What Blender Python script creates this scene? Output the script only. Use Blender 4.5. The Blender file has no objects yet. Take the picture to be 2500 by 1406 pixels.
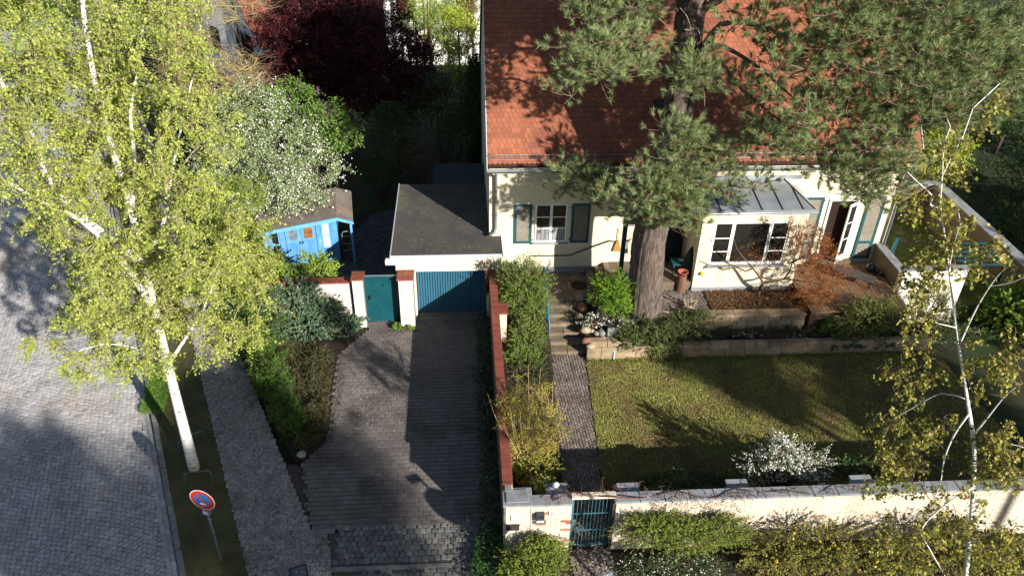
import bpy, math, random
import numpy as np
from mathutils import Matrix, Vector
random.seed(7); rng = np.random.default_rng(11)
R = math.radians
S = bpy.context.scene
COL = S.collection

# ------------------------------------------------------------------ camera
CAM_H, FPX = 16.5, 1944.0
YAW, PITCH, ROLL = R(4.08), R(34.07), R(1.187)
_f = np.array([math.sin(YAW)*math.cos(PITCH), math.cos(YAW)*math.cos(PITCH), -math.sin(PITCH)])
_r = np.array([math.cos(YAW), -math.sin(YAW), 0.0]); _u = np.cross(_r, _f)
_r2 = math.cos(ROLL)*_r + math.sin(ROLL)*_u; _u2 = -math.sin(ROLL)*_r + math.cos(ROLL)*_u
CR = np.stack([_r2, _u2, -_f], 1); CC = np.array([0, 0, CAM_H])
cam = bpy.data.objects.new('camera', bpy.data.cameras.new('camera')); COL.objects.link(cam)
M = Matrix.Identity(4)
for i in range(3):
    for j in range(3): M[i][j] = CR[i, j]
M.translation = CC
cam.matrix_world = M
cam.data.sensor_width = 36; cam.data.lens = 28.0
cam.data.clip_start = 0.1; cam.data.clip_end = 1500
S.camera = cam

# ------------------------------------------------------------------ sky, sun, exposure
SUN_AZ, SUN_EL = R(36.8), R(23.8)          # light travels towards (-sin az, cos az)
w = bpy.data.worlds.new('World'); S.world = w; w.use_nodes = True
nt = w.node_tree; nt.nodes.clear()
sky = nt.nodes.new('ShaderNodeTexSky'); sky.sky_type = 'NISHITA'; sky.sun_disc = False
sky.sun_elevation = SUN_EL
sky.sun_rotation = math.pi - SUN_AZ         # sun stands at (sin az, -cos az)
sky.air_density = 1.0; sky.dust_density = 0.6; sky.ozone_density = 1.2
bg = nt.nodes.new('ShaderNodeBackground'); bg.inputs[1].default_value = 0.06
wo = nt.nodes.new('ShaderNodeOutputWorld')
nt.links.new(sky.outputs[0], bg.inputs[0]); nt.links.new(bg.outputs[0], wo.inputs[0])
sd = bpy.data.lights.new('sun', 'SUN'); sd.energy = 5.0; sd.angle = R(0.55); sd.color = (1.0, 0.95, 0.87)
sun = bpy.data.objects.new('sun', sd); COL.objects.link(sun)
ldir = Vector((-math.sin(SUN_AZ)*math.cos(SUN_EL), math.cos(SUN_AZ)*math.cos(SUN_EL), -math.sin(SUN_EL)))
sun.rotation_euler = ldir.to_track_quat('-Z', 'Y').to_euler(); sun.location = (20, -25, 30)
vs = S.view_settings
vs.view_transform = 'Standard'; vs.look = 'None'; vs.gamma = 1.0; vs.use_curve_mapping = False
vs.exposure = 0.95
S.cycles.max_bounces = 5; S.cycles.diffuse_bounces = 2; S.cycles.glossy_bounces = 2
S.cycles.transmission_bounces = 2; S.cycles.transparent_max_bounces = 4
S.cycles.caustics_reflective = False; S.cycles.caustics_refractive = False

# photograph pixel (2500 x 1406) -> point of the place on a plane
def ray(px, py): return CR @ np.array([(px-1250)/FPX, -(py-703)/FPX, -1.0])
def Zp(px, py, z=0.0):
    d = ray(px, py); return CC + d*(z-CAM_H)/d[2]
def Yp(px, py, y):
    d = ray(px, py); return CC + d*y/d[1]
def proj(P):
    c = (np.atleast_2d(P)-CC) @ CR
    return np.stack([1250+FPX*c[:, 0]/-c[:, 2], 703-FPX*c[:, 1]/-c[:, 2], -c[:, 2]], 1)

# ------------------------------------------------------------------ object helpers
WM = {}
def tag(o, label=None, cat=None, group=None, kind=None):
    if label: o['label'] = label
    if cat: o['category'] = cat
    if group: o['group'] = group
    if kind: o['kind'] = kind
    return o
def thing(name, label, cat, loc=(0, 0, 0), rz=0.0, group=None):
    o = bpy.data.objects.new(name, None); COL.objects.link(o)
    o.empty_display_size = 0.2
    o.location = loc; o.rotation_euler = (0, 0, rz)
    WM[o.name] = Matrix.Translation(Vector(loc)) @ Matrix.Rotation(rz, 4, 'Z')
    return tag(o, label, cat, group)
def link_mesh(name, me, mat, parent=None, local=None):
    o = bpy.data.objects.new(name, me); COL.objects.link(o)
    if mat is not None and not me.materials: me.materials.append(mat)
    if parent is not None:
        o.parent = parent
    WM[o.name] = WM[parent.name].copy() if parent is not None else Matrix.Identity(4)
    return o
def np_mesh(name, V, F):
    """V (n,3), F (m,k) all faces with k corners"""
    me = bpy.data.meshes.new(name)
    V = np.ascontiguousarray(V, dtype=np.float32); F = np.ascontiguousarray(F, dtype=np.int32)
    m, k = F.shape
    me.vertices.add(len(V)); me.vertices.foreach_set('co', V.ravel())
    me.loops.add(m*k); me.loops.foreach_set('vertex_index', F.ravel())
    me.polygons.add(m); me.polygons.foreach_set('loop_start', np.arange(0, m*k, k, dtype=np.int32))
    me.update(calc_edges=True)
    return me
class MB:
    def __init__(s): s.v = []; s.f = []
    def add(s, vs_, fs_):
        o = len(s.v); s.v += [tuple(map(float, p)) for p in vs_]; s.f += [tuple(i+o for i in f) for f in fs_]; return s
    def box(s, x0, x1, y0, y1, z0, z1, M=None):
        p = [(x0, y0, z0), (x1, y0, z0), (x1, y1, z0), (x0, y1, z0), (x0, y0, z1), (x1, y0, z1), (x1, y1, z1), (x0, y1, z1)]
        if M is not None: p = [tuple(M @ Vector(q)) for q in p]
        return s.add(p, [(3, 2, 1, 0), (4, 5, 6, 7), (0, 1, 5, 4), (1, 2, 6, 5), (2, 3, 7, 6), (3, 0, 4, 7)])
    def prism(s, poly, z0, z1):
        n = len(poly)
        a = sum(poly[i][0]*poly[(i+1) % n][1]-poly[(i+1) % n][0]*poly[i][1] for i in range(n))
        if a < 0: poly = poly[::-1]
        p = [(q[0], q[1], z0) for q in poly]+[(q[0], q[1], z1) for q in poly]
        return s.add(p, [tuple(range(n-1, -1, -1)), tuple(range(n, 2*n))]+[(i, (i+1) % n, (i+1) % n+n, i+n) for i in range(n)])
    def extr(s, poly, vec):
        """planar polygon of 3D points pushed along vec"""
        n = len(poly); vec = np.array(vec, float)
        P = np.array(poly, float); nrm = sum(np.cross(P[i], P[(i+1) % n]) for i in range(n))
        if nrm @ vec < 0: P = P[::-1]
        return s.add(list(P)+list(P+vec), [tuple(range(n-1, -1, -1)), tuple(range(n, 2*n))]+[(i, (i+1) % n, (i+1) % n+n, i+n) for i in range(n)])
    def tube(s, path, rad, n=8, caps=True):
        P = np.array(path, float); k = len(P)
        rad = np.broadcast_to(np.array(rad, float), (k,)) if np.ndim(rad) <= 1 else rad
        T = np.gradient(P, axis=0); T /= np.linalg.norm(T, axis=1)[:, None]+1e-9
        up = np.array([0, 0, 1.0]) if abs(T[0][2]) < .9 else np.array([1.0, 0, 0])
        vs_ = []
        a = np.cross(T[0], up); a /= np.linalg.norm(a)
        ang = np.arange(n)*2*math.pi/n
        for i in range(k):
            a = a-T[i]*(a @ T[i]); a /= np.linalg.norm(a)+1e-9; b = np.cross(T[i], a)
            for t in ang: vs_.append(P[i]+rad[i]*(math.cos(t)*a+math.sin(t)*b))
        fs_ = [(i*n+j, i*n+(j+1) % n, (i+1)*n+(j+1) % n, (i+1)*n+j) for i in range(k-1) for j in range(n)]
        if caps: fs_ += [tuple(range(n-1, -1, -1)), tuple(range((k-1)*n, k*n))]
        return s.add(vs_, fs_)
    def lathe(s, prof, n=20, c=(0, 0, 0)):
        vs_ = [(c[0]+r*math.cos(2*math.pi*j/n), c[1]+r*math.sin(2*math.pi*j/n), c[2]+z) for r, z in prof for j in range(n)]
        k = len(prof)
        fs_ = [(i*n+j, i*n+(j+1) % n, (i+1)*n+(j+1) % n, (i+1)*n+j) for i in range(k-1) for j in range(n)]
        fs_ += [tuple(range(n-1, -1, -1)), tuple(range((k-1)*n, k*n))]
        return s.add(vs_, fs_)
    def rock(s, c, r, seed=0, n=2):
        q = np.random.default_rng(seed)
        import bmesh
        bm = bmesh.new(); bmesh.ops.create_icosphere(bm, subdivisions=n, radius=1)
        ks = q.normal(size=(5, 3)); ph = q.uniform(0, 6, 5)
        vs_ = []
        for v in bm.verts:
            p = np.array(v.co); d = 1+.07*sum(math.sin(2.2*(k @ p)+h) for k, h in zip(ks, ph))
            vs_.append(np.array(c)+p*d*np.array(r))
        fs_ = [tuple(v.index for v in f.verts) for f in bm.faces]; bm.free()
        return s.add(vs_, fs_)
    def build(s, name, mat, parent=None, smooth=False, local=False, bevel=0.0):
        me = bpy.data.meshes.new(name)
        V = s.v
        if parent is not None and not local:
            iv = WM[parent.name].inverted(); V = [tuple(iv @ Vector(p)) for p in V]
        me.from_pydata(V, [], s.f)
        if smooth: me.polygons.foreach_set('use_smooth', [True]*len(me.polygons))
        me.update()
        o = link_mesh(name, me, mat, parent)
        if bevel:
            m = o.modifiers.new('bevel', 'BEVEL'); m.width = bevel; m.segments = 2; m.limit_method = 'ANGLE'
        return o
def boxes(name, mat, parent, *bs, bevel=0.0, local=False):
    m = MB()
    for b in bs: m.box(*b)
    return m.build(name, mat, parent, bevel=bevel, local=local)

# ------------------------------------------------------------------ materials
MATS = {}
def lin(h):
    c = [int(h[i:i+2], 16)/255 for i in (0, 2, 4)]
    return tuple(((x+.055)/1.055)**2.4 if x > .04045 else x/12.92 for x in c)
def mat(name, col, col2=None, rough=0.8, scale=3.0, bump=0.0, bscale=40.0, spec=0.3, metal=0.0, vary=0.0, detail=6.0, stretch=None, col3=None, c3s=0.6, c3p=(0.55, 0.7)):
    """col..col2 by noise, col3 as stains, vary = brightness change from piece to piece"""
    if name in MATS: return MATS[name]
    m = bpy.data.materials.new(name); m.use_nodes = True; MATS[name] = m
    t = m.node_tree; N = t.nodes; L = t.links; N.clear()
    out = N.new('ShaderNodeOutputMaterial'); P = N.new('ShaderNodeBsdfPrincipled'); L.new(P.outputs[0], out.inputs[0])
    P.inputs['Roughness'].default_value = rough; P.inputs['Metallic'].default_value = metal
    P.inputs['Specular IOR Level'].default_value = spec
    geo = N.new('ShaderNodeNewGeometry')
    vec = geo.outputs['Position']
    if stretch:
        mp = N.new('ShaderNodeMapping'); mp.inputs['Scale'].default_value = stretch; L.new(vec, mp.inputs[0]); vec = mp.outputs[0]
    def noise(sc, det=detail, ro=.6):
        n = N.new('ShaderNodeTexNoise'); n.inputs['Scale'].default_value = sc; n.inputs['Detail'].default_value = det; n.inputs['Roughness'].default_value = ro
        L.new(vec, n.inputs['Vector']); return n
    def mixc(fac, a, b):
        x = N.new('ShaderNodeMix'); x.data_type = 'RGBA'
        for s_, v in ((0, fac), (6, a), (7, b)):
            if hasattr(v, 'links') or hasattr(v, 'is_linked'): L.new(v, x.inputs[s_])
            else: x.inputs[s_].default_value = v if s_ == 0 else (*v, 1)
        return x.outputs[2]
    def ramp(src, a, b):
        r = N.new('ShaderNodeMapRange'); r.inputs[1].default_value = a; r.inputs[2].default_value = b; L.new(src, r.inputs[0]); return r.outputs[0]
    c = None
    if col2 is not None: c = mixc(ramp(noise(scale).outputs[0], .32, .68), col, col2)
    if col3 is not None: c = mixc(ramp(noise(c3s, 8).outputs[0], *c3p), c if c is not None else col, col3)
    if vary:
        oi = N.new('ShaderNodeObjectInfo')
        ad = N.new('ShaderNodeMath'); ad.operation = 'ADD'; L.new(oi.outputs['Random'], ad.inputs[0]); L.new(geo.outputs['Random Per Island'], ad.inputs[1])
        fr = N.new('ShaderNodeMath'); fr.operation = 'FRACT'; L.new(ad.outputs[0], fr.inputs[0])
        mr = N.new('ShaderNodeMapRange'); mr.inputs[3].default_value = 1-vary; mr.inputs[4].default_value = 1+vary; L.new(fr.outputs[0], mr.inputs[0])
        x = N.new('ShaderNodeVectorMath'); x.operation = 'SCALE'
        if c is None: x.inputs[0].default_value = col
        else: L.new(c, x.inputs[0])
        L.new(mr.outputs[0], x.inputs['Scale']); c = x.outputs[0]
    if c is None: P.inputs['Base Color'].default_value = (*col, 1)
    else: L.new(c, P.inputs['Base Color'])
    if bump:
        b = N.new('ShaderNodeBump'); b.inputs['Strength'].default_value = bump; b.inputs['Distance'].default_value = .02
        L.new(noise(bscale, 5).outputs[0], b.inputs['Height']); L.new(b.outputs[0], P.inputs['Normal'])
    return m
def leafmat(name, cols, trans=0.3, rough=0.55, spec=0.25, patch=None, pscale=.8):
    """cols: colours picked leaf by leaf"""
    if name in MATS: return MATS[name]
    m = bpy.data.materials.new(name); m.use_nodes = True; MATS[name] = m
    t = m.node_tree; N = t.nodes; L = t.links; N.clear()
    out = N.new('ShaderNodeOutputMaterial'); P = N.new('ShaderNodeBsdfPrincipled'); T = N.new('ShaderNodeBsdfTranslucent'); mx = N.new('ShaderNodeMixShader')
    geo = N.new('ShaderNodeNewGeometry'); cr = N.new('ShaderNodeValToRGB'); cr.color_ramp.interpolation = 'LINEAR'
    e = cr.color_ramp.elements
    while len(e) < len(cols): e.new(.5)
    for i, c in enumerate(cols): e[i].position = i/(len(cols)-1); e[i].color = (*c, 1)
    L.new(geo.outputs['Random Per Island'], cr.inputs[0])
    co = cr.outputs[0]
    if patch is not None:
        nz = N.new('ShaderNodeTexNoise'); nz.inputs['Scale'].default_value = pscale; nz.inputs['Detail'].default_value = 4; L.new(geo.outputs['Position'], nz.inputs['Vector'])
        mr = N.new('ShaderNodeMapRange'); mr.inputs[1].default_value = .42; mr.inputs[2].default_value = .66; L.new(nz.outputs[0], mr.inputs[0])
        mm = N.new('ShaderNodeMix'); mm.data_type = 'RGBA'; L.new(mr.outputs[0], mm.inputs[0]); L.new(co, mm.inputs[6]); mm.inputs[7].default_value = (*patch, 1); co = mm.outputs[2]
    L.new(co, P.inputs['Base Color']); L.new(co, T.inputs[0])
    P.inputs['Roughness'].default_value = rough; P.inputs['Specular IOR Level'].default_value = spec
    mx.inputs[0].default_value = trans
    L.new(P.outputs[0], mx.inputs[1]); L.new(T.outputs[0], mx.inputs[2]); L.new(mx.outputs[0], out.inputs[0])
    return m
def glassmat(name, col=(.02, .022, .022), rough=.06):
    m = mat(name, col, rough=rough, spec=.6); return m

# ------------------------------------------------------------------ many alike pieces: nearest 300 as objects, the rest joined
def pieces(parent, name, variants, items, mat_, rest_name=None, limit=300, flip=None):
    """variants: list of (V (n,3), faces list); items: list of (variant index, 4x4 Matrix in world)"""
    if not items: return
    pos = np.array([np.array(m.translation) for _, m in items]); pr = proj(pos)
    inside = (pr[:, 0] > -30) & (pr[:, 0] < 2530) & (pr[:, 1] > -30) & (pr[:, 1] < 1436)
    key = pr[:, 2]+np.where(inside, 0, 1e4); order = np.argsort(key)
    iv = WM[parent.name].inverted() if parent is not None else Matrix.Identity(4)
    mes = []
    for k, (V, F) in enumerate(variants):
        me = bpy.data.meshes.new(name); me.from_pydata([tuple(p) for p in V], [], F); me.update(); me.materials.append(mat_); mes.append(me)
    for i in order[:limit]:
        vi, Mx = items[i]
        o = bpy.data.objects.new(name, mes[vi]); COL.objects.link(o); o.parent = parent; o.matrix_basis = iv @ Mx
    rest = order[limit:]
    if len(rest):
        vs_, fs_, off = [], [], 0
        for i in rest:
            vi, Mx = items[i]; V, F = variants[vi]
            A = np.array(iv @ Mx); vs_.append(np.asarray(V) @ A[:3, :3].T+A[:3, 3])
            fs_ += [tuple(j+off for j in f) for f in F]; off += len(V)
        me = bpy.data.meshes.new(rest_name or name+'s'); me.from_pydata(np.concatenate(vs_).tolist(), [], fs_); me.update()
        o = link_mesh(rest_name or name+'s', me, mat_, parent); tag(o, kind='stuff')
def slab_variant(poly, h, inset=0.012, drop=0.012):
    """a stone: polygon outline (unit size in m), top slightly rounded by an inset rim; top at z=0"""
    n = len(poly); c = np.mean(poly, 0)
    P = np.array(poly, float); d = P-c; L_ = np.linalg.norm(d, axis=1)[:, None]; I = c+d*(1-inset/L_)
    V = [(x, y, -h) for x, y in P]+[(x, y, -drop) for x, y in P]+[(x, y, 0) for x, y in I]
    F = [(i, (i+1) % n, (i+1) % n+n, i+n) for i in range(n)]+[(i+n, (i+1) % n+n, (i+1) % n+2*n, i+2*n) for i in range(n)]+[tuple(range(2*n, 3*n))]
    return (np.array(V), F)
def jit_quads(w_, l_, j, k, rs, h=.05, corners=1):
    q = np.random.default_rng(rs); out = []
    for _ in range(k):
        p = np.array([(-w_/2, -l_/2), (w_/2, -l_/2), (w_/2, l_/2), (-w_/2, l_/2)])+q.uniform(-j, j, (4, 2))
        if corners:      # knock the corners off: eight-sided stone
            pts = []
            for a in range(4):
                A, B, Cc = p[a-1], p[a], p[(a+1) % 4]
                pts += [B+(A-B)*.14, B+(Cc-B)*.14]
            p = np.array(pts)
        out.append(slab_variant(p, h))
    return out
def in_poly(x, y, poly):
    c = False; n = len(poly); j = n-1
    for i in range(n):
        if (poly[i][1] > y) != (poly[j][1] > y) and x < (poly[j][0]-poly[i][0])*(y-poly[i][1])/(poly[j][1]-poly[i][1])+poly[i][0]: c = not c
        j = i
    return c
def visible(x, y, z, m=60):
    p = proj((x, y, z))[0]
    return p[2] > 0 and -m < p[0] < 2500+m and -m < p[1] < 1406+m
def pave(parent, name, poly, z, w_, l_, ang, mat_, nvar=8, jit=.015, gap=.012, bond=.5, wave=0.0, wlen=1.5, seed=1, rest_name=None, limit=300, variants=None, jz=.006, jr=.05):
    q = np.random.default_rng(seed)
    vars_ = variants or jit_quads(w_-gap, l_-gap, jit, nvar, seed)
    ca, sa = math.cos(ang), math.sin(ang)
    P = np.array(poly); uv = P @ np.array([[ca, -sa], [sa, ca]])
    u0, v0 = uv.min(0); u1, v1 = uv.max(0); items = []
    for r in range(int((v1-v0)/l_)+2):
        for c in range(int((u1-u0)/w_)+2):
            u = u0+(c+(bond*(r % 2)))*w_+q.normal()*jit*.4; v = v0+r*l_+wave*math.sin(u/wlen)+q.normal()*jit*.3
            x, y = u*ca-v*sa, u*sa+v*ca
            if in_poly(x, y, poly) and visible(x, y, z):
                items.append((int(q.integers(len(vars_))), Matrix.Translation((x, y, z+q.normal()*jz)) @ Matrix.Rotation(ang+q.normal()*jr, 4, 'Z') @ Matrix.Rotation(q.normal()*.02, 4, 'X')))
    pieces(parent, name, vars_, items, mat_, rest_name, limit)
def structure(name, poly, z0, z1, mat_, label=None):
    o = MB().prism(poly, z0, z1).build(name, mat_); return tag(o, label, kind='structure')
# =================================================================== the setting
soil = mat('soil', lin('33291f'), lin('211a14'), rough=.95, scale=2.5, bump=.6, bscale=30, col3=lin('3d4023'), c3s=.5)
yard = mat('yard_ground', lin('2c3a1c'), lin('1f2416'), rough=.95, scale=.6, bump=.6, bscale=20, col3=lin('40361f'), c3s=.3)
bedding = mat('joint_sand', lin('57514a'), lin('453f39'), rough=.95, scale=8, bump=.3, bscale=60)
granite = mat('granite_cobble', lin('b0adad'), lin('949191'), rough=.75, scale=1.6, bump=.35, bscale=60, vary=.16, col3=lin('9b8c7b'), c3s=.35, c3p=(.52, .75))
mosaic_m = mat('mosaic_sett', lin('9c9691'), lin('837d79'), rough=.8, scale=2.0, bump=.3, bscale=80, vary=.25, col3=lin('6b6153'), c3s=.5)
apron_m = mat('apron_cobble', lin('7d7b78'), lin('5c5a58'), rough=.75, scale=2.5, bump=.35, bscale=60, vary=.3)
paver_m = mat('concrete_paver', lin('746c68'), lin('605956'), rough=.88, scale=.7, bump=.3, bscale=90, vary=.14, col3=lin('443d38'), c3s=.55, c3p=(.52, .72))
path_m = mat('path_sett', lin('7d7168'), lin('5b524d'), rough=.8, scale=2.0, bump=.3, bscale=80, vary=.3)
kerb_m = mat('kerb_granite', lin('8a8784'), lin('666361'), rough=.8, scale=4, bump=.4, bscale=50, vary=.12)
turf = mat('turf_soil', lin('565330'), lin('413d27'), rough=.95, scale=1.5, bump=.5, bscale=40)

ground = MB().add([(-300, -300, -.2), (300, -300, -.2), (300, 400, -.2), (-300, 400, -.2)], [(0, 1, 2, 3)]).build('ground', yard)
tag(ground, 'dark garden soil and rough grass reaching beyond the plots', kind='structure')

K = lambda y: -6.95-.4262*(y-12.41)
PL = lambda y: -5.44-.4075*(y-12.57)
PR = lambda y: -4.02-.468*(y-13.61)
xy = lambda px, py, z=0.: tuple(Zp(px, py, z)[:2])
# street
street = structure('street', [(K(6), 6), (K(60), 60), (K(60)-9.5, 60), (K(6)-11, 6)], -.4, -.122, mat('street_joint', lin('7a7673'), lin('67635f'), rough=.95, scale=3, bump=.3, bscale=60), 'granite cobbled street on the left, half in tree shade')
pave(street, 'cobblestone', [(K(9)-.30, 9), (K(30)-.30, 30), (K(30)-9, 30), (K(9)-9, 9)], -.10, .135, .125, R(-14), granite, jit=.012, gap=.009, wave=.09, wlen=1.1, seed=3, rest_name='cobblestones')
far_street = tag(MB().add([(K(30)-.3, 30, -.105), (K(60)-.3, 60, -.105), (K(60)-9, 60, -.105), (K(30)-9, 30, -.105)], [(0, 1, 2, 3)]).build('street_far_surface', granite, street), kind='stuff')
# gutter row beside the kerb
it = []
vv = jit_quads(.15, .27, .008, 5, 9)
kd = math.atan2(-6.57, 2.8)
for i in range(90):
    y = 9+i*.25; 
    for k in range(2):
        x = K(y)-.07-.16*k
        if visible(x, y, 0): it.append((i % 5, Matrix.Translation((x-.06, y+(k*.12), -.112)) @ Matrix.Rotation(kd+math.pi/2, 4, 'Z')))
pieces(street, 'gutter_stone', vv, it, granite, limit=120)
# kerb
kerb = structure('kerb', [(K(6), 6), (K(60), 60), (K(60)+.12, 60), (K(6)+.12, 6)], -.4, -.03, bedding, 'weathered granite kerb along the verge')
it = []; vv = [slab_variant(np.array([(-.5, -.07), (.5, -.07), (.5, .07), (-.5, .07)])*np.array([.985, 1]), .2, .02, .02)]
dk = 1.0; y = 9.0
while y < 40:
    x = K(y)+.065; it.append((0, Matrix.Translation((x, y, .0+random.uniform(-.008, .008))) @ Matrix.Rotation(kd+random.uniform(-.012, .012), 4, 'Z'))); y += .92
pieces(kerb, 'kerb_stone', vv, it, kerb_m)
# verge
verge_poly = [(K(6)+.13, 6), (K(46)+.13, 46), (PL(46), 46), (PL(6), 6)]
verge = structure('verge', verge_poly, -.3, -.012, turf, 'strip of worn grass between kerb and pavement')
# pavement
pav_poly = [(PL(6)+.01, 6), (PL(46)+.01, 46), (PR(46), 46), (PR(15.9), 15.9), (PR(13.61), 13.61), xy(800, 1300), xy(812, 1405), (-3.35, 6)]
pavement = structure('pavement', pav_poly, -.3, -.016, mat('footpath_joint', lin('6d6762'), lin('5b5550'), rough=.95, scale=4), 'footpath of small grey mosaic setts along the verge')
pave(pavement, 'sett', pav_poly, .0, .078, .072, R(38), mosaic_m, jit=.010, gap=.008, wave=.05, wlen=.5, seed=5, rest_name='setts')
# driveway
isl = [xy(590, 880), xy(655, 1010), xy(722, 1126), xy(750, 1118), xy(790, 1085), xy(803, 1040), xy(812, 950), xy(822, 870), xy(850, 835), xy(900, 800), (-3.5, 22.3), (-7.9, 22.3)]
drv = [(-4.02, 13.62), xy(735, 1126), xy(752, 1120), xy(792, 1086), xy(805, 1040), xy(814, 950), xy(824, 870), xy(852, 838), xy(902, 803), (-3.45, 22.42), (-2.2, 22.42), (-2.2, 22.95), (.82, 22.95), (.82, 13.62)]
driveway = structure('driveway', drv, -.3, -.02, bedding, 'drive of brown interlocking concrete pavers before the garage')
def ipaver():
    a, b, c = .098, .075, .016     # double-T outline
    p = [(-a, -b), (-.5*a, -b), (-.3*a, -b+c), (.3*a, -b+c), (.5*a, -b), (a, -b), (a, b), (.5*a, b), (.3*a, b-c), (-.3*a, b-c), (-.5*a, b), (-a, b)]
    return slab_variant(np.array(p)*.985, .05, .006, .005)
drv2 = [(-4.02, 13.56)]+drv[1:-1]+[(.82, 13.56)]
pave(driveway, 'paver', drv2, .0, .20, .155, 0.012, paver_m, variants=[ipaver()], jit=.004, seed=8, rest_name='pavers', jz=.0025, jr=.012)
edge = structure('driveway_edging', [(PR(13.62)+.03, 13.62), (PR(15.85)+.02, 15.85), (PR(15.85)+.34, 15.85), (-4.03, 14.8), (-4.03+.0, 13.62)], -.3, -.006, mat('edging_clinker', lin('4c3f3a'), lin('37302d'), scale=5, bump=.4), 'dark strip of clinker beside the drive')
# apron
ap = [xy(802, 1300), (.82, 13.6), (.82, 6), (-3.33, 6), xy(814, 1405)]
apron = structure('driveway_apron', ap, -.3, -.014, bedding, 'crossing of large rounded cobbles below the drive')
pave(apron, 'cobble', [(-3.3, 12.45), (-3.36, 13.66), (.82, 13.66), (.82, 12.45)], .0, .155, .165, 0.0, apron_m, jit=.02, gap=.010, wave=.02, seed=12, rest_name='cobbles')
pave(apron, 'cobble', [(-3.3, 11.0), (-3.3, 12.28), (.82, 12.28), (.82, 11.0)], .0, .15, .16, 0.0, apron_m, jit=.02, gap=.014, seed=13, rest_name='cobbles', limit=100)
boxes('kerb_strip', kerb_m, apron, (-4.0, -3.42, 13.46, 13.59, -.2, .004))
boxes('kerb_strip', kerb_m, apron, (-3.6, .8, 12.31, 12.43, -.2, .004))
# inspection cover at the lower edge
cv = thing('inspection_cover', 'square inspection cover with dark metal rim at the bottom of the pavement', 'drain cover', (*xy(730, 1398), .0), R(20))
boxes('rim', mat('dark_iron', (.03, .03, .035), rough=.5, metal=.6), cv, (-.2, .2, -.2, -.17, -.02, .016), (-.2, .2, .17, .2, -.02, .016), (-.2, -.17, -.17, .17, -.02, .016), (.17, .2, -.17, .17, -.02, .016), local=True)
boxes('lid', mat('cast_concrete', lin('6d6b70'), lin('55545a'), scale=9, bump=.3), cv, (-.168, .168, -.168, .168, -.02, .011), local=True)
# planting island left of the drive
structure('planting_island', isl, -.3, .015, soil, 'bare brown soil of the planting island by the drive')
# rear courtyard
court_poly = [(-7.9, 22.45), (-2.46, 22.45), (-2.46, 29.6), (-3.0, 30.6), (-3.8, 30.2), (-4.5, 28.6), (-4.75, 26.4), (-7.9, 26.0)]
court = structure('courtyard', court_poly, -.3, -.03, bedding, 'shaded paved courtyard behind the teal gate')
pave(court, 'paving_sett', court_poly, 0, .14, .12, R(8), mat('court_sett', lin('5a575b'), lin('434146'), rough=.85, scale=2, vary=.25), jit=.012, seed=21, rest_name='paving_setts', limit=60)

# lawn and path
lawn_poly = [(3.62, 14.45), (3.9, 19.99), (15.7, 20.1), (15.9, 14.35)]
lawn = structure('lawn', lawn_poly, -.3, .02, turf, 'mown front lawn with streaks of sunlight')
path_poly = [(2.48, 12.75), (2.55, 14.9), (2.78, 20.36), (3.86, 20.36), (3.88, 19.9), (3.6, 14.4), (3.56, 12.75)]
gpath = structure('garden_path', path_poly, -.3, -.02, bedding, 'sett path leading from the iron gate to the steps')
pave(gpath, 'sett', path_poly, .01, .10, .09, R(33), path_m, jit=.010, gap=.009, jz=.003, wave=.05, wlen=.4, seed=31, rest_name='setts')
entry_poly = [(2.44, 11), (2.44, 12.7), (3.5, 12.7), (3.5, 11)]
entry = structure('entry_path', entry_poly, -.3, -.02, bedding, 'short sett path outside the iron gate')
pave(entry, 'sett', entry_poly, .01, .11, .10, R(35), path_m, jit=.016, gap=.014, wave=.04, wlen=.4, seed=32, rest_name='setts')
structure('front_bed', [(.82, 6), (.82, 12.66), (2.43, 12.66), (2.43, 6)], -.3, .0, soil)
structure('front_bed_right', [(3.51, 6), (3.51, 12.66), (20, 12.66), (20, 6)], -.3, .0, soil)
structure('wall_bed', [(3.62, 12.95), (3.62, 14.44), (15.9, 14.34), (20, 14.3), (20, 12.95)], -.3, .012, soil, 'dark planted strip behind the front wall')
# beds that climb to the house
def slope(name, poly, zf, label, mt=soil):
    """solid with a tilted top: poly (x,y), zf(x,y) height"""
    n = len(poly); m = MB()
    m.add([(x, y, -.3) for x, y in poly]+[(x, y, zf(x, y)) for x, y in poly], [tuple(range(n-1, -1, -1)), tuple(range(n, 2*n))]+[(i, (i+1) % n, (i+1) % n+n, i+n) for i in range(n)])
    return tag(m.build(name, mt), label, kind='structure')
slope('side_bed', [(1.0, 12.97), (2.46, 12.97), (2.74, 20.4), (2.74, 23.74), (1.0, 23.74)], lambda x, y: 0.02+max(0, (y-15)/8.7)*.98, 'sloping shrub bed between clinker wall and path')
slope('rockery_bed', [(3.9, 20.2), (5.6, 20.2), (5.6, 22.0), (3.95, 22.0)], lambda x, y: .48+(y-20.2)/1.8*.5, 'rising rockery bed beside the steps')
structure('lower_bed', [(5.62, 20.25), (5.62, 21.0), (15.6, 21.0), (15.6, 20.25)], -.3, .5, soil, 'planted bed above the low stone wall')
court2 = [(4.9, 21.02), (4.9, 22.38), (7.9, 22.38), (7.9, 23.7), (11.3, 23.7), (11.3, 20.9), (5.62, 20.9), (5.62, 21.02)]
terrace = structure('terrace', [(5.61, 20.95), (5.61, 23.6), (11.28, 23.6), (11.28, 20.95)], -.3, 1.10, soil, 'raised terrace with bare brown bed below the bay')
pave(terrace, 'sett', [(5.65, 21.0), (5.65, 22.35), (8.1, 22.35), (8.15, 21.0)], 1.135, .10, .09, R(40), path_m, jit=.012, gap=.012, seed=33, rest_name='setts', limit=200)
landing = structure('landing', [(2.66, 22.03), (2.66, 23.74), (4.95, 23.74), (4.95, 22.03)], -.3, 1.0, bedding, 'stone slab landing at the top of the garden steps')
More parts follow.
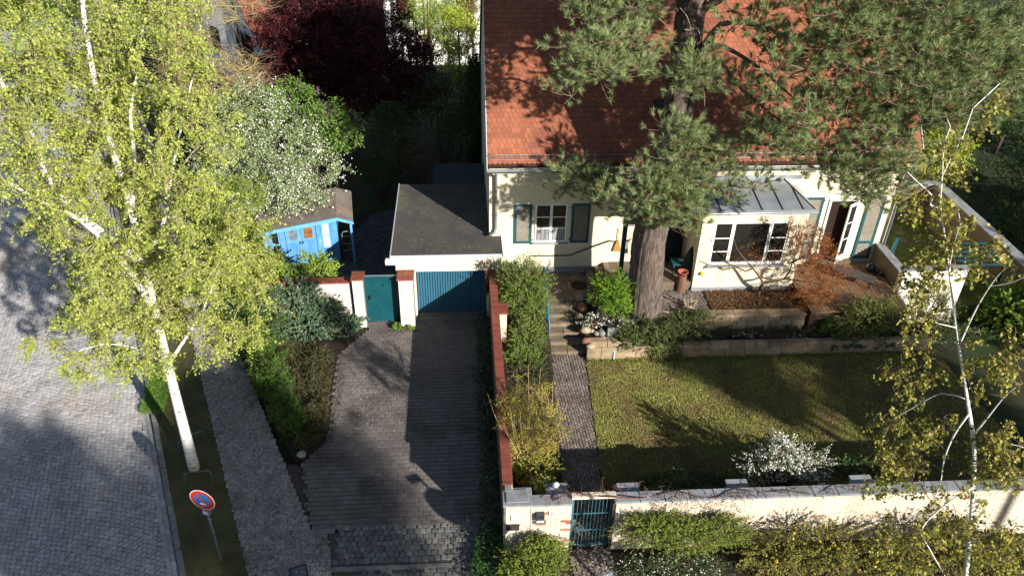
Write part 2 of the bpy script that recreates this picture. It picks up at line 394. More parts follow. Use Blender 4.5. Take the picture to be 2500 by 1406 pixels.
slab_m = mat('sandstone_slab', lin('7f705f'), lin('5f5245'), rough=.85, scale=3, bump=.3, bscale=50, vary=.15, col3=lin('4f4a40'), c3s=1.2)
it = []; vv = []
for r, (y0, y1) in enumerate(((22.04, 22.58), (22.60, 23.14), (23.16, 23.72))):
    xs = [2.67, 3.35+.2*r, 4.1+.1*r, 4.94]
    for a, b in zip(xs[:-1], xs[1:]):
        vv.append(slab_variant([(-(b-a)/2+.008, -(y1-y0)/2), ((b-a)/2-.008, -(y1-y0)/2), ((b-a)/2-.008, (y1-y0)/2), (-(b-a)/2+.008, (y1-y0)/2)], .04, .008, .006))
        it.append((len(vv)-1, Matrix.Translation(((a+b)/2, (y0+y1)/2, 1.035))))
pieces(landing, 'slab', vv, it, slab_m)
# garden steps
steps = thing('garden_steps', 'flight of worn sandstone steps between shrub bed and rockery', 'steps', (3.3, 20.36, 0))
for k in range(1, 7):
    y0 = 20.35+.28*(k-1); z = .17*k
    cut = 2.77+.03*k+random.uniform(.35, .7)
    for a, b in ((2.76, cut-.008), (cut+.008, 3.92)):
        m = MB().box(a, b, y0-.03, y0+.34, z-.14, z); m.build('tread', slab_m, steps, bevel=.012)
boxes('footing', bedding, steps, (2.77, 3.9, 20.36, 22.0, -.2, .02), *[(2.77, 3.9, 20.39+.28*(k-1), 22.02, .0+.17*(k-1), .17*k-.145) for k in range(1, 7)])

# grass blades
def grass(name, poly, z, n, h, mt, seed, label, parent=None, wid=.010, bald=0.0):
    q = np.random.default_rng(seed); P = np.array(poly); lo, hi = P.min(0), P.max(0)
    pts = q.uniform(lo, hi, (int(n*2.2), 2))
    k = np.array([in_poly(x, y, poly) for x, y in pts]); pts = pts[k]
    zs = np.full(len(pts), z); pr = proj(np.c_[pts, zs]); pts = pts[(pr[:, 0] > -40) & (pr[:, 0] < 2540) & (pr[:, 1] > -20) & (pr[:, 1] < 1450)]
    if bald:
        nz = np.sin(pts[:, 0]*2.1+1)+np.sin(pts[:, 1]*1.7)+np.sin(pts[:, 0]*5.3-pts[:, 1]*3.9)*.7+q.normal(size=len(pts))*.8
        pts = pts[nz > bald]
    pts = pts[:n]; n = len(pts)
    a = q.uniform(0, 6.283, n); hh = h*q.uniform(.5, 1.3, n)*(.75+.35*np.sin(pts[:, 0]*7+2*np.sin(pts[:, 1]*5))*np.sin(pts[:, 1]*6.3+1)); ln = q.normal(0, .45, (n, 2))*hh[:, None]
    d = np.c_[np.cos(a), np.sin(a)]*wid
    b0 = np.c_[pts-d, np.full(n, z)]; b1 = np.c_[pts+d, np.full(n, z)]; t = np.c_[pts+ln, z+hh]
    V = np.stack([b0, b1, t], 1).reshape(-1, 3); F = np.arange(3*n).reshape(-1, 3)
    o = link_mesh(name, np_mesh(name, V, F), mt, parent); return tag(o, label, kind='stuff')
lawn_leaf = leafmat('lawn_blade', [lin('c0b86c'), lin('a8ab56'), lin('909c4a'), lin('c8bc7c')], trans=.2, patch=lin('9a8358'), pscale=.9)
verge_leaf = leafmat('verge_blade', [lin('6b6a38'), lin('5c6a2a'), lin('6f5f3e'), lin('4f6a26')], trans=.2, patch=lin('4a3b2d'), pscale=1.6)
grass('lawn_grass', lawn_poly, .02, 150000, .05, lawn_leaf, 3, 'short mown lawn grass', wid=.009)
grass('verge_grass', verge_poly, -.012, 50000, .06, verge_leaf, 4, 'patchy grass on the verge', bald=-.3)
lush = leafmat('lush_blade', [lin('6f9038'), lin('5a8030'), lin('86a048')], trans=.25)
tuft_c = xy(395, 960)
grass('verge_tall_grass', [(tuft_c[0]-.35, tuft_c[1]-.9), (tuft_c[0]+.3, tuft_c[1]-.9), (tuft_c[0]+.1, tuft_c[1]+1.3), (tuft_c[0]-.7, tuft_c[1]+1.3)], -.01, 5000, .16, lush, 6, 'taller fresh grass beside the birch trunk')
grass('neighbour_grass', [(19.7, 20), (19.7, 42), (36, 42), (36, 20)], -.19, 26000, .16, leafmat('dark_blade', [lin('3f4f26'), lin('2f3d1e'), lin('4d5a2c')], trans=.2), 9, 'rough dark grass of the garden beyond the boundary wall', wid=.02, bald=-.2)
# =================================================================== the house
plaster = mat('cream_plaster', lin('d9cfb6'), lin('cfc4a9'), rough=.9, scale=1.2, bump=.12, bscale=120, stretch=(1, 1, .3), col3=lin('b3a58a'), c3s=1.3, c3p=(.55, .78))
plinth_m = mat('plinth_plaster', lin('8d8c90'), lin('7b7a7e'), rough=.9, scale=2, bump=.2, bscale=60)
white_m = mat('white_paint', lin('e9e8e4'), lin('dcdad4'), rough=.5, scale=4)
tile_m = mat('clay_tile', lin('945a41'), lin('824e39'), rough=.75, scale=.9, bump=.2, bscale=70, vary=.17, col3=lin('6f4234'), c3s=.5, c3p=(.5, .75))
zinc = mat('zinc_sheet', lin('a9aeb2'), lin('8f959a'), rough=.42, metal=.55, scale=2, spec=.5)
teal = mat('teal_paint', lin('1c515b'), lin('17454f'), rough=.55, scale=3, spec=.4)
navy = mat('dark_blue_paint', lin('173f55'), lin('122f42'), rough=.5, scale=3)
glass = glassmat('window_glass', (.018, .017, .015), .05)
iron = MATS['dark_iron']
FY = 23.75; X0, X1 = .87, 15.1; EZ = 5.42
house = thing('house', 'cream plastered house with red clay tile roof and green shutters', 'house', (X0, FY, 0))
RY, RZ, PIT = 23.28, 5.50, R(47)
ridge_y = 28.8; ridge_z = RZ+(ridge_y-RY)*math.tan(PIT)
m = MB().box(X0, X1, FY, 33.85, -.2, EZ)
for xa, xb in ((X0, X0+.3), (X1-.3, X1)):
    m.extr([(xa, FY, EZ), (xa, 33.85, EZ), (xa, ridge_y, ridge_z-.25)], (xb-xa, 0, 0))
m.build('wall', plaster, house)
boxes('plinth', plinth_m, house, (X0+.3, 4.95, FY-.03, FY+.1, -.1, 1.28))
# roof body
rt = .12
n_ = np.array([0, -math.sin(PIT), math.cos(PIT)]); sl = np.array([0, math.cos(PIT), math.sin(PIT)])
roof = MB()
roof.extr([(X0-.07, RY, RZ-.09), (X1+.12, RY, RZ-.09), (X1+.12, ridge_y, ridge_z-.09), (X0-.07, ridge_y, ridge_z-.09)], tuple(-n_*rt))
roof.extr([(X0-.07, ridge_y, ridge_z-.09), (X1+.12, ridge_y, ridge_z-.09), (X1+.12, 2*ridge_y-RY, RZ-.09), (X0-.07, 2*ridge_y-RY, RZ-.09)], (0, -n_[1]*-rt, -n_[2]*rt))
roof = roof.build('roof', mat('roof_board', lin('3a211b'), rough=.9), house)
mat('barge_grey', lin('b9bcc0'), rough=.6)
for xa, xb in ((X0-.10, X0-.075), (X1+.125, X1+.15)):
    bb = MB(); bb.extr([(xa, RY, RZ-.2), (xa, ridge_y, ridge_z-.2), (xa, ridge_y, ridge_z+.02), (xa, RY, RZ+.02)], (xb-xa, 0, 0)); bb.build('bargeboard', MATS['barge_grey'], house)
# beaver-tail tiles
def beaver(w_=.150, l_=.34):
    a = w_/2; p = [(-a, l_), (-a, .045)]
    for t in range(1, 6): p.append((-a*math.cos(math.pi*t/6), .045-.045*math.sin(math.pi*t/6)))
    p += [(a, .045), (a, l_)]
    nn = len(p); V = [(x, y, 0) for x, y in p]+[(x, y, -.026) for x, y in p]
    return (np.array(V), [tuple(range(nn))]+[(i+nn, (i+1) % nn+nn, (i+1) % nn, i) for i in range(nn-1)])
TM = Matrix(((1, 0, 0, 0), (0, sl[1], n_[1], 0), (0, sl[2], n_[2], 0), (0, 0, 0, 1)))
it = []
slope_len = (ridge_y-RY)/math.cos(PIT); expo = .172
for r in range(int(slope_len/expo)):
    for c in range(int((X1+.12-X0+.07)/.157)+1):
        x = X0-.07+(c+.5*(r % 2))*.157+.08
        if x > X1+.1: continue
        t = r*expo
        p = np.array([x+random.uniform(-.004, .004), RY, RZ])+sl*t
        if not visible(*p, m=30): continue
        it.append((0, Matrix.Translation(p) @ TM @ Matrix.Rotation(R(-5.0)+random.uniform(-.008, .008), 4, 'X') @ Matrix.Rotation(random.uniform(-.01, .01), 4, 'Z')))
pieces(roof, 'roof_tile', [beaver()], it, tile_m, 'roof_tiles')
# gutter, snow guard, roof hooks, vents
g = MB(); prof = [(RY-.14, RZ-.13), (RY-.145, RZ-.2), (RY-.09, RZ-.26), (RY-.02, RZ-.26), (RY+.03, RZ-.2), (RY+.03, RZ-.19), (RY-.02, RZ-.245), (RY-.085, RZ-.245), (RY-.13, RZ-.195), (RY-.125, RZ-.13)]
g.extr([(X0-.1, y, z) for y, z in prof], (X1-X0+.28, 0, 0)); g.build('gutter', zinc, house)
sg = MB(); base = np.array([0, RY, RZ])+sl*.10
for hz in (.05, .20):
    q = base+np.array([0, 0, hz]); sg.tube([(X0-.02, q[1], q[2]), (X1+.08, q[1], q[2])], .008, 5)
for i in range(int((X1-X0)/.075)):
    x = X0+i*.075; sg.box(x-.004, x+.004, base[1]-.004, base[1]+.004, base[2]+.04, base[2]+.2)
sg.build('snow_guard', zinc, house)
for px, py in ((1227, 15), (1337, 13)):
    q = Yp(px, py, 27.0); t = (q[2]-RZ)/math.sin(PIT); p = np.array([q[0], RY, RZ])+sl*3.75
    h = MB(); h.tube([p+n_*.02, p+n_*.09-sl*.16], .02, 6); h.build('roof_hook', zinc, house)
q = Yp(1503, 240, 25.2); p = np.array([q[0], RY, RZ])+sl*((25.1-RY)/math.cos(PIT))
MB().lathe([(.07, -.05), (.07, .16), (.09, .17), (.09, .22)], 12, p).build('vent_pipe', zinc, house, smooth=True)
q = Yp(1605, 300, 24.6); p = np.array([q[0], RY, RZ])+sl*((24.55-RY)/math.cos(PIT))
sk = MB(); sk.box(p[0]-.16, p[0]+.16, p[1]-.2, p[1]+.25, p[2]-.2, p[2]+.22); sk.build('roof_hatch', mat('hatch_dark', lin('2d3135'), rough=.5), house, bevel=.02)
# downspouts
def pipe(pts, r=.05): 
    return MB().tube(pts, r, 10).build('downspout', zinc, house, smooth=True)
pipe([(1.08, RY+.0, RZ-.27), (1.09, FY-.1, RZ-.6), (1.09, FY-.09, 2.95), (1.05, FY-.12, 2.78), (.86, FY-.16, 2.70)])
pipe([(X1-.12, RY+.0, RZ-.27), (X1-.1, FY-.1, RZ-.6), (X1-.1, FY-.1, .6)])
# windows
def window(x0, x1, z0, z1, y, cols, rows_, split=None, fr=.05, par=house, curtain=False, sill=True, name='window'):
    f = MB(); d0, d1 = y-.035, y+.03
    f.box(x0, x1, d0, d1, z0, z0+fr+.02); f.box(x0, x1, d0, d1, z1-fr, z1); f.box(x0, x0+fr, d0, d1, z0+fr+.02, z1-fr); f.box(x1-fr, x1, d0, d1, z0+fr+.02, z1-fr)
    xs = [x0+fr]+[x0+(x1-x0)*c for c in cols]+[x1-fr]
    zs = [z0+fr+.02]+[z0+(z1-z0)*c for c in rows_]+[z1-fr]
    for c in xs[1:-1]: f.box(c-.045, c+.045, d0-.008, d1-.001, z0+fr+.02, z1-fr)
    for c in zs[1:-1]:
        for a, b in zip(xs[:-1], xs[1:]): f.box(a+(.045 if a != xs[0] else 0), b-(.045 if b != xs[-1] else 0), d0+.012, d1-.002, c-.018, c+.018)
    wo_ = f.build(name, white_m, par)
    for a, b in zip(xs[:-1], xs[1:]):
        for c, d in zip(zs[:-1], zs[1:]):
            MB().box(a, b, y-.012, y-.004, c, d).build('pane', glass, wo_)
    if sill: boxes('sill', mat('sill_zinc', lin('9a9ea3'), rough=.5, metal=.3), wo_, (x0-.08, x1+.08, y-.13, y-.036, z0-.04, z0-.005))
    if curtain:
        cm = MB(); n = 40; zc0, zc1 = z0+.09, z0+(z1-z0)*.40
        for s_ in range(2):
            xa, xb = (x0+fr+.02, (x0+x1)/2-.05) if s_ == 0 else ((x0+x1)/2+.05, x1-fr-.02)
            for i in range(n):
                u0, u1 = xa+(xb-xa)*i/n, xa+(xb-xa)*(i+1)/n
                a0, a1 = .001+.0012*math.sin(i*1.1), .001+.0012*math.sin((i+1)*1.1)
                cm.add([(u0, y-.014-a0, zc0), (u1, y-.014-a1, zc0), (u1, y-.014-a1, zc1), (u0, y-.014-a0, zc1)], [(0, 1, 2, 3)])
        cm.build('curtain', mat('net_curtain', lin('a5a5a6'), lin('4a4a4e'), rough=.9, scale=1.0, stretch=(28, 1, .6)), wo_)
    return wo_
slat_m = mat('slat_cream', lin('8a8272'), lin('756e5f'), rough=.7, scale=5)
def shutter(x0, x1, z0, z1, y, par=house, rot=0.0, hinge=None, mid=None, label=None):
    m = MB(); d0, d1 = y-.05, y-.012; fr = .085
    m.box(x0, x1, d0, d1, z1-fr, z1); m.box(x0, x1, d0, d1, z0, z0+fr); m.box(x0, x0+fr, d0, d1, z0+fr, z1-fr); m.box(x1-fr, x1, d0, d1, z0+fr, z1-fr)
    segs = [(z0+fr, z1-fr)]
    if mid: m.box(x0+fr, x1-fr, d0, d1, mid-.05, mid+.05); segs = [(z0+fr, mid-.05), (mid+.05, z1-fr)]
    s_ = m.build('shutter', teal, par)
    boxes('hinge', iron, s_, ((x0-.06) if rot >= 0 else x1, x0 if rot >= 0 else x1+.06, d0+.01, d1-.01, z0+.12, z0+.15), ((x0-.06) if rot >= 0 else x1, x0 if rot >= 0 else x1+.06, d0+.01, d1-.01, z1-.15, z1-.12))
    boxes('slat_gap_shade', mat('painted_gap_shade', (.012, .02, .02), rough=.9), s_, (x0+fr, x1-fr, d1-.003, d1, z0+fr, z1-fr))  # dark sheet paints the shade seen between the slats
    for a, b in segs:
        n = int((b-a)/.066)
        for i in range(n):
            zc = a+(i+.5)*(b-a)/n
            MB().add([(x0+fr, d0+.004, zc-.018), (x1-fr, d0+.004, zc-.018), (x1-fr, d1-.004, zc+.014), (x0+fr, d1-.004, zc+.014),
                      (x0+fr, d0+.004, zc-.009), (x1-fr, d0+.004, zc-.009), (x1-fr, d1-.004, zc+.023), (x0+fr, d1-.004, zc+.023)],
                     [(3, 2, 1, 0), (4, 5, 6, 7), (0, 1, 5, 4), (1, 2, 6, 5), (2, 3, 7, 6), (3, 0, 4, 7)]).build('slat', slat_m, s_)
    return s_
window(2.44, 3.53, 2.32, 3.80, FY, [.5], [.36, .66], curtain=True)
shutter(1.72, 2.33, 2.28, 3.80, FY, rot=-1)
shutter(3.68, 4.32, 2.28, 3.80, FY)
# bay with zinc roof
BY = 22.3; bx0, bx1 = 7.79, 11.3; bz = 4.26
wx0, wx1, wz0, wz1 = 8.24, 10.76, 2.18, 3.78
m = MB(); m.box(bx0, bx1, BY, BY+.25, .9, wz0); m.box(bx0, bx1, BY, BY+.25, wz1, bz); m.box(bx0, wx0, BY, BY+.25, wz0, wz1); m.box(wx1, bx1, BY, BY+.25, wz0, wz1)
m.box(bx0, bx0+.25, BY+.25, FY, .9, bz); m.box(bx1-.25, bx1, BY+.25, FY, .9, bz); m.build('bay_wall', plaster, house)
boxes('bay_plinth', plinth_m, house, (bx0-.02, bx1+.02, BY-.03, BY-.001, 1.0, 1.26))
window(wx0, wx0+.62, wz0, wz1, BY+.06, [], [.3, .62], sill=False)
window(wx0+.64, wx1-.64, wz0, wz1, BY+.06, [], [], sill=False)
window(wx1-.62, wx1, wz0, wz1, BY+.06, [], [.3, .62], sill=False)
boxes('bay_sill', MATS['sill_zinc'], house, (wx0-.08, wx1+.08, BY-.14, BY-.002, wz0-.06, wz0-.01))
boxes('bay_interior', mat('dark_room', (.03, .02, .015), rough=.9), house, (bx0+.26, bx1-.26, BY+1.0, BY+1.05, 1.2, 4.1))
# zinc roof over bay and porch
px0 = 5.05; ex = bx1+.12; fy = BY-.12; bzr = 4.66
zr = MB(); hipx = 10.95
zr.add([(px0, fy, bz+.03), (ex, fy, bz+.03), (ex, FY, bz+.05), (hipx-.15, FY, bzr), (px0, FY, bzr),
        (px0, fy, bz-.02), (ex, fy, bz-.02), (ex, FY, bz-.02), (px0, FY, bz-.02)],
       [(0, 1, 3, 4), (1, 2, 3), (5, 8, 7, 6), (0, 5, 6, 1), (1, 6, 7, 2), (0, 4, 8, 5), (2, 7, 8, 4, 3)])
zr = zr.build('bay_roof', zinc, house)
seam = mat('rusty_seam', lin('4b3a30'), lin('33302f'), scale=6)
for i in range(9):
    x = px0+.5+i*.68
    t0 = np.array([x+.02, fy+.01, bz+.035]); t1 = np.array([x-.05, FY-.01, bzr+.008])
    if x > hipx-.2:
        k = max(.15, (ex-x)/(ex-hipx+.15)); t1 = t0+(t1-t0)*min(1, k)
    MB().tube([t0+[0, 0, .012], t1+[0, 0, .012]], .017, 6).build('seam', seam, zr)
MB().tube([(ex-.02, fy+.02, bz+.045), (hipx-.15, FY-.01, bzr+.012)], .018, 6).build('seam', seam, zr)
MB().tube([(px0, fy-.06, bz-.03), (ex+.06, fy-.06, bz-.03)], .05, 8).build('bay_gutter', zinc, house, smooth=True)
boxes('wall_flashing', zinc, house, (px0, ex, FY-.05, FY-.002, bzr-.02, bzr+.12))
# porch
boxes('porch_floor', slab_m, house, (5.12, bx0-.002, 22.36, FY-.002, .6, 1.45), bevel=.01)
for k, (xa, xb) in enumerate(((4.28, 4.60), (4.60, 4.90), (4.90, 5.118))):
    boxes('porch_step', slab_m, house, (xa, xb-.003, 22.50, FY-.035, .9, 1.02+.145*(k+1)-(.003 if k == 2 else 0)), bevel=.015)
pp = Yp(1512, 680, 22.42)
post = MB().box(5.22, 5.36, 22.42, 22.56, 1.45, bz-.03).build('porch_post', navy, house, bevel=.01)
boxes('porch_rail', navy, house, (5.36, 6.05, 22.46, 22.52, 1.45, 1.75))
dr = boxes('front_door', mat('door_dark', lin('15242b'), lin('0e181d'), rough=.5), house, (6.85, 7.70, FY-.05, FY-.002, 1.45, 3.5))
boxes('handle', zinc, dr, (6.92, 6.96, FY-.10, FY-.051, 2.4, 2.55))
window(5.62, 6.02, 2.9, 3.55, FY-.01, [], [], fr=.03, sill=False)
gm = MB()
for i in range(5): x = 5.66+i*.08; gm.box(x-.006, x+.006, FY-.09, FY-.078, 2.9, 3.55)
for i in range(5): z = 2.95+i*.14; gm.box(5.62, 6.02, FY-.10, FY-.09, z-.006, z+.006)
gm.build('window_grille', iron, house)
# wall handrail
a = [Yp(1297, 625, FY-.08), Yp(1390, 624, FY-.08), Yp(1440, 605, FY-.08), Yp(1490, 588, FY-.08), Yp(1502, 590, FY-.08)]
hr = MB().tube(a, .021, 8).build('wall_handrail', iron, house, smooth=True)
for t in (0.03, .36, .62, .9):
    i = t*4; j = min(3, int(i)); p = np.array(a[j])+(np.array(a[j+1])-np.array(a[j]))*(i-j)
    MB().tube([p, p+[0, .04, -.05], p+[0, .08, -.05]], .011, 6).build('bracket', iron, hr)
# French door with shutters
dz0, dz1 = 1.42, 3.86; dx0, dx1 = 12.62, 13.75
op = MB(); op.box(dx0, dx0+.08, FY-.05, FY+.0, dz0, dz1); op.box(dx1-.08, dx1, FY-.05, FY, dz0, dz1); op.box(dx0+.08, dx1-.08, FY-.05, FY, dz1-.08, dz1)
fd = op.build('french_door', white_m, house)
boxes('doorway_dark_sheet', mat('unlit_room_paint', (.022, .010, .006), rough=.9), fd, (dx0+.08, dx1-.08, FY-.02, FY-.003, dz0, dz1-.08))  # flat dark sheet stands for the unlit room behind the opening
ang = R(-32); LM = Matrix.Translation((dx1-.09, FY-.06, 0)) @ Matrix.Rotation(math.pi+ang*-1, 4, 'Z')
def leafbox(m_, a, b, z0, z1, t=.02): m_.box(a, b, -t, t, z0, z1, LM)
lw = .5; lf = MB()
leafbox(lf, 0, .09, dz0, dz1-.1); leafbox(lf, lw-.09, lw, dz0, dz1-.1); leafbox(lf, .09, lw-.09, dz1-.2, dz1-.1); leafbox(lf, .09, lw-.09, dz0, dz0+.28)
for z in (2.35, 3.0): leafbox(lf, .09, lw-.09, z-.015, z+.015)
lf = lf.build('door_leaf', white_m, fd)
for z0, z1 in ((dz0+.28, 2.335), (2.365, 2.985), (3.015, dz1-.2)):
    mm = MB(); leafbox(mm, .09, lw-.09, z0, z1, .006); mm.build('pane', glass, fd)
shutter(13.98, 14.62, 1.44, 3.92, FY, mid=2.1)
shutter(11.78, 12.42, 1.44, 3.92, FY, mid=2.1, rot=-1)
boxes('threshold', slab_m, house, (12.45, 13.9, FY-.3, FY-.002, 1.36, 1.43), bevel=.01)
# wooden deck
deckm = mat('deck_board', lin('7d6046'), lin('5f4733'), rough=.75, scale=3, stretch=(6, 1, 6), bump=.25, bscale=30, vary=.16)
deck = thing('deck', 'brown wooden deck before the open glazed door', 'deck', (13, 22, .6))
boxes('frame', mat('deck_frame', lin('3f2f23'), rough=.9), deck, (11.34, 14.73, 20.62, FY-.32, 1.0, 1.33), (11.4, 14.6, 20.7, 20.9, .4, 1.0))
x = 11.33; i = 0
while x < 14.62:
    MB().box(x, x+.132, 20.55+random.uniform(0, .02), FY-.31, 1.335, 1.375+random.uniform(0, .003)).build('board', deckm, deck, bevel=.005); x += .14
# low rendered parapet on the right of the deck
rend = mat('rough_render', lin('7d6d59'), lin('655747'), rough=.95, scale=2.5, bump=.5, bscale=35)
capm = mat('grey_stone_cap', lin('8f9194'), lin('74767a'), rough=.85, scale=3, bump=.3, bscale=40, col3=lin('686c60'), c3s=1.5)
pw = thing('deck_parapet', 'low rendered parapet with grey cap along the right edge of the deck', 'wall', (14.85, 22.8, .6))
boxes('wall', rend, pw, (14.76, 14.98, 21.92, FY-.002, .4, 2.0))
boxes('cap', capm, pw, (14.72, 15.03, 21.88, FY-.002, 2.002, 2.05), bevel=.01)
gw = thing('garden_wall', 'white rendered garden wall with grey cap right of the deck', 'wall', (16.2, 22.0, .3))
boxes('wall', mat('white_render', lin('e9e2d4'), lin('d8d0c0'), rough=.95, scale=2, bump=.3, bscale=40), gw, (14.985, 17.25, 21.95, 22.17, -.2, 2.0))
boxes('cap', capm, gw, (15.035, 17.3, 21.91, 22.21, 2.002, 2.05), bevel=.01)
lw_ = thing('boundary_wall', 'rough stone boundary wall with broad grey cap at the right', 'wall', (19.5, 26, 0))
boxes('wall', rend, lw_, (19.3, 19.62, 20.5, 28.6, -.2, 2.0), (17.9, 19.298, 28.3, 28.6, -.2, 2.0))
boxes('buttress', rend, lw_, (19.0, 19.298, 25.4, 25.8, -.2, 1.8))
for i in range(8):
    MB().box(19.25, 19.68, 20.5+i*1.013, 20.5+i*1.013+1.0, 2.002, 2.06+random.uniform(-.006, .006)).build('cap_stone', capm, lw_, bevel=.01)
boxes('cap_stone', capm, lw_, (17.85, 19.248, 28.25, 28.65, 2.002, 2.055), bevel=.01)
structure('side_lawn', [(15.12, 22.2), (15.12, 34), (19.3, 34), (19.3, 22.2)], -.3, .35, mat('moss_lawn', lin('5e6a2c'), lin('444c22'), rough=.95, scale=2, bump=.6, bscale=50), 'mossy side lawn beyond the parapet')
for px, py in ((2197, 568), (2204, 588)):
    q = Zp(px, py, .36); t = thing('stepping_stone', ['flat pink stepping stone, further one in the side lawn', 'flat pink stepping stone, nearer one in the side lawn'][py > 570], 'stepping stone', q)
    MB().prism([(q[0]+.22*math.cos(a)*random.uniform(.8, 1.1), q[1]+.22*math.sin(a)) for a in np.arange(0, 6.2, .8)], .33, .375).build('stone', slab_m, t)
# pergola in teal behind the white wall
ptl = mat('pergola_teal', lin('1b464c'), lin('163a40'), rough=.6, scale=4)
pg = thing('pergola', 'teal wooden pergola with crossing bars by the boundary wall', 'pergola', (18.2, 23.2, 0))
for x in (17.5, 18.9):
    for y in (22.5, 23.9): boxes('post', ptl, pg, (x-.04, x+.04, y-.04, y+.04, -.2, 1.75))
for x in (17.5, 18.9): boxes('beam', ptl, pg, (x-.03, x+.03, 22.3, 24.1, 1.752, 1.85))
for i in range(6): boxes('crossbar', ptl, pg, (17.3, 19.1, 22.42+i*.29, 22.46+i*.29, 1.853, 1.91))
st = thing('railing_post', 'short teal post with wire beside the parapet', 'post', Zp(2175, 620, 1.0))
q = Zp(2175, 622, 1.0); boxes('post', ptl, st, (q[0]-.07, q[0]+.07, q[1]-.07, q[1]+.07, .3, 1.75), bevel=.01)
MB().tube([(q[0], q[1], 1.6), (15.15, 23.4, 1.6)], .008, 5).build('wire', zinc, st)
# =================================================================== garage, walls, shed
felt = mat('roofing_felt', lin('534e49'), lin('413e3b'), rough=.95, scale=1.5, bump=.4, bscale=90, col3=lin('6c6a4c'), c3s=.6, c3p=(.58, .8))
gar = thing('garage', 'flat roofed cream garage with blue up-and-over door', 'garage', (-.7, 22.6, 0))
gx0 = -2.3; gdx0, gdx1 = -1.66, .74
boxes('wall', plaster, gar, (gx0, gdx0, 22.62, 22.95, -.1, 2.48), (gdx0, gdx1, 22.62, 22.95, 1.90, 2.48), (gdx1, 1.24, 22.62, 22.95, -.1, 2.48), (gx0, gx0+.2, 22.95, 27.6, -.1, 2.48), (gx0+.2, .868, 27.4, 27.6, -.1, 2.48), (1.04, 1.24, 22.95, 23.745, .5, 2.48))
rp = [(-2.43, 22.54), (1.27, 22.54), (1.27, 23.745), (.865, 23.745), (.865, 27.75), (-2.43, 27.75)]
gr = MB().prism(rp, 2.482, 2.58).build('roof', felt, gar)
boxes('roof_edge', mat('edge_metal', lin('c3c6cc'), rough=.5, metal=.3), gar, (-2.46, -2.43, 22.52, 27.78, 2.46, 2.61), (-2.43, 1.27, 22.51, 22.54, 2.49, 2.6), (1.27, 1.3, 22.51, 23.745, 2.49, 2.6))
q = random.Random(4)
lit = MB()
boxes('felt_sheet', felt, gr, (-1.35, -.35, 22.6, 23.2, 2.581, 2.588))
boxes('felt_sheet', felt, gr, (-.33, .7, 22.6, 23.25, 2.581, 2.588))
boxes('drain_box', white_m, gar, (-2.62, -2.28, 22.44, 22.62, 2.28, 2.46), bevel=.02)
mat('blue_door', lin('33647a'), lin('2c586d'), rough=.45, spec=.5, scale=2)
gd = boxes('garage_door', mat('door_groove', lin('142c38'), rough=.6), gar, (gdx0, gdx1, 22.90, 22.94, .02, 1.90))
n = 27
for i in range(n):
    x = gdx0+.02+(gdx1-gdx0-.04)*i/n; wv = (gdx1-gdx0-.04)/n
    MB().extr([(x+.008, 22.9, .04), (x+.02, 22.882, .04), (x+wv-.02, 22.882, .04), (x+wv-.008, 22.9, .04)], (0, 0, 1.84)).build('panel', MATS['blue_door'], gd)
MB().lathe([(.035, 0), (.035, .03), (.02, .05)], 10).build('handle', iron, gd)
h_ = [o for o in gd.children if o.name.startswith('handle')][0]; h_.rotation_euler = (R(90), 0, 0); h_.location = Vector((-.30, 22.88, .72))-Vector((-.7, 22.6, 0))
boxes('sill', mat('concrete_sill', lin('6f6b67'), lin('575450'), scale=5, bump=.3), gar, (-1.6, .70, 22.42, 22.90, -.1, .018))
ann = thing('annex', 'dark flat roofed annex behind the garage', 'annex', (0, 29, 0))
boxes('wall', plaster, ann, (-1.05, .86, 27.8, 30.0, -.1, 2.25)); boxes('roof', mat('dark_felt', lin('3a4149'), lin('2e343b'), rough=.9, scale=1), ann, (-1.17, .862, 27.78, 30.12, 2.252, 2.32))

# brick-faced pillars and walls: core + bricks
wb = mat('whitewashed_brick', lin('d9d2ca'), lin('c4bcb4'), rough=.85, scale=6, bump=.3, bscale=50, vary=.10)
mort = mat('grey_mortar', lin('8d8a87'), lin('77736f'), rough=.95, scale=8)
clin = mat('red_clinker', lin('854a3a'), lin('6e3c30'), rough=.6, scale=4, bump=.25, bscale=60, vary=.16)
def brick_face(par, x0, x1, z0, z1, y, bw, bh, mt, depth=.03, seed=1, skip=None, name='brick', limit=300, axis='x', mj=.010, keepf=None):
    """bricks proud of plane y (front) or plane x when axis='y'"""
    q = random.Random(seed); it = []; vv = []
    def var(w_):
        a = w_/2; b = bh/2-mj/2; return [(-a, -depth, -b), (a, -depth, -b), (a, -depth, b), (-a, -depth, b), (-a, 0, -b), (a, 0, -b), (a, 0, b), (-a, 0, b)]
    FB = [(0, 1, 2, 3), (0, 4, 5, 1), (1, 5, 6, 2), (2, 6, 7, 3), (3, 7, 4, 0)]
    cache = {}
    rows_ = int(round((z1-z0)/bh)); 
    for r in range(rows_):
        zc = z0+(r+.5)*bh; x = x0-(bw/2 if r % 2 else 0)
        while x < x1-.01:
            a, b = max(x, x0), min(x+bw, x1); x += bw
            if b-a < .03: continue
            w_ = round(b-a-mj, 3)
            if skip and skip((a+b)/2, zc): continue
            if w_ not in cache: cache[w_] = len(vv); vv.append((np.array(var(w_)), FB))
            dy = q.uniform(-.003, .003)
            if axis == 'x': Mx = Matrix.Translation(((a+b)/2, y+dy, zc))
            else: Mx = Matrix.Translation((y+dy, (a+b)/2, zc)) @ Matrix.Rotation(axis if not isinstance(axis, str) else R(-90), 4, 'Z')
            if keepf and not keepf(Mx.translation): continue
            it.append((cache[w_], Mx))
    pieces(par, name, vv, it, mt, limit=limit)
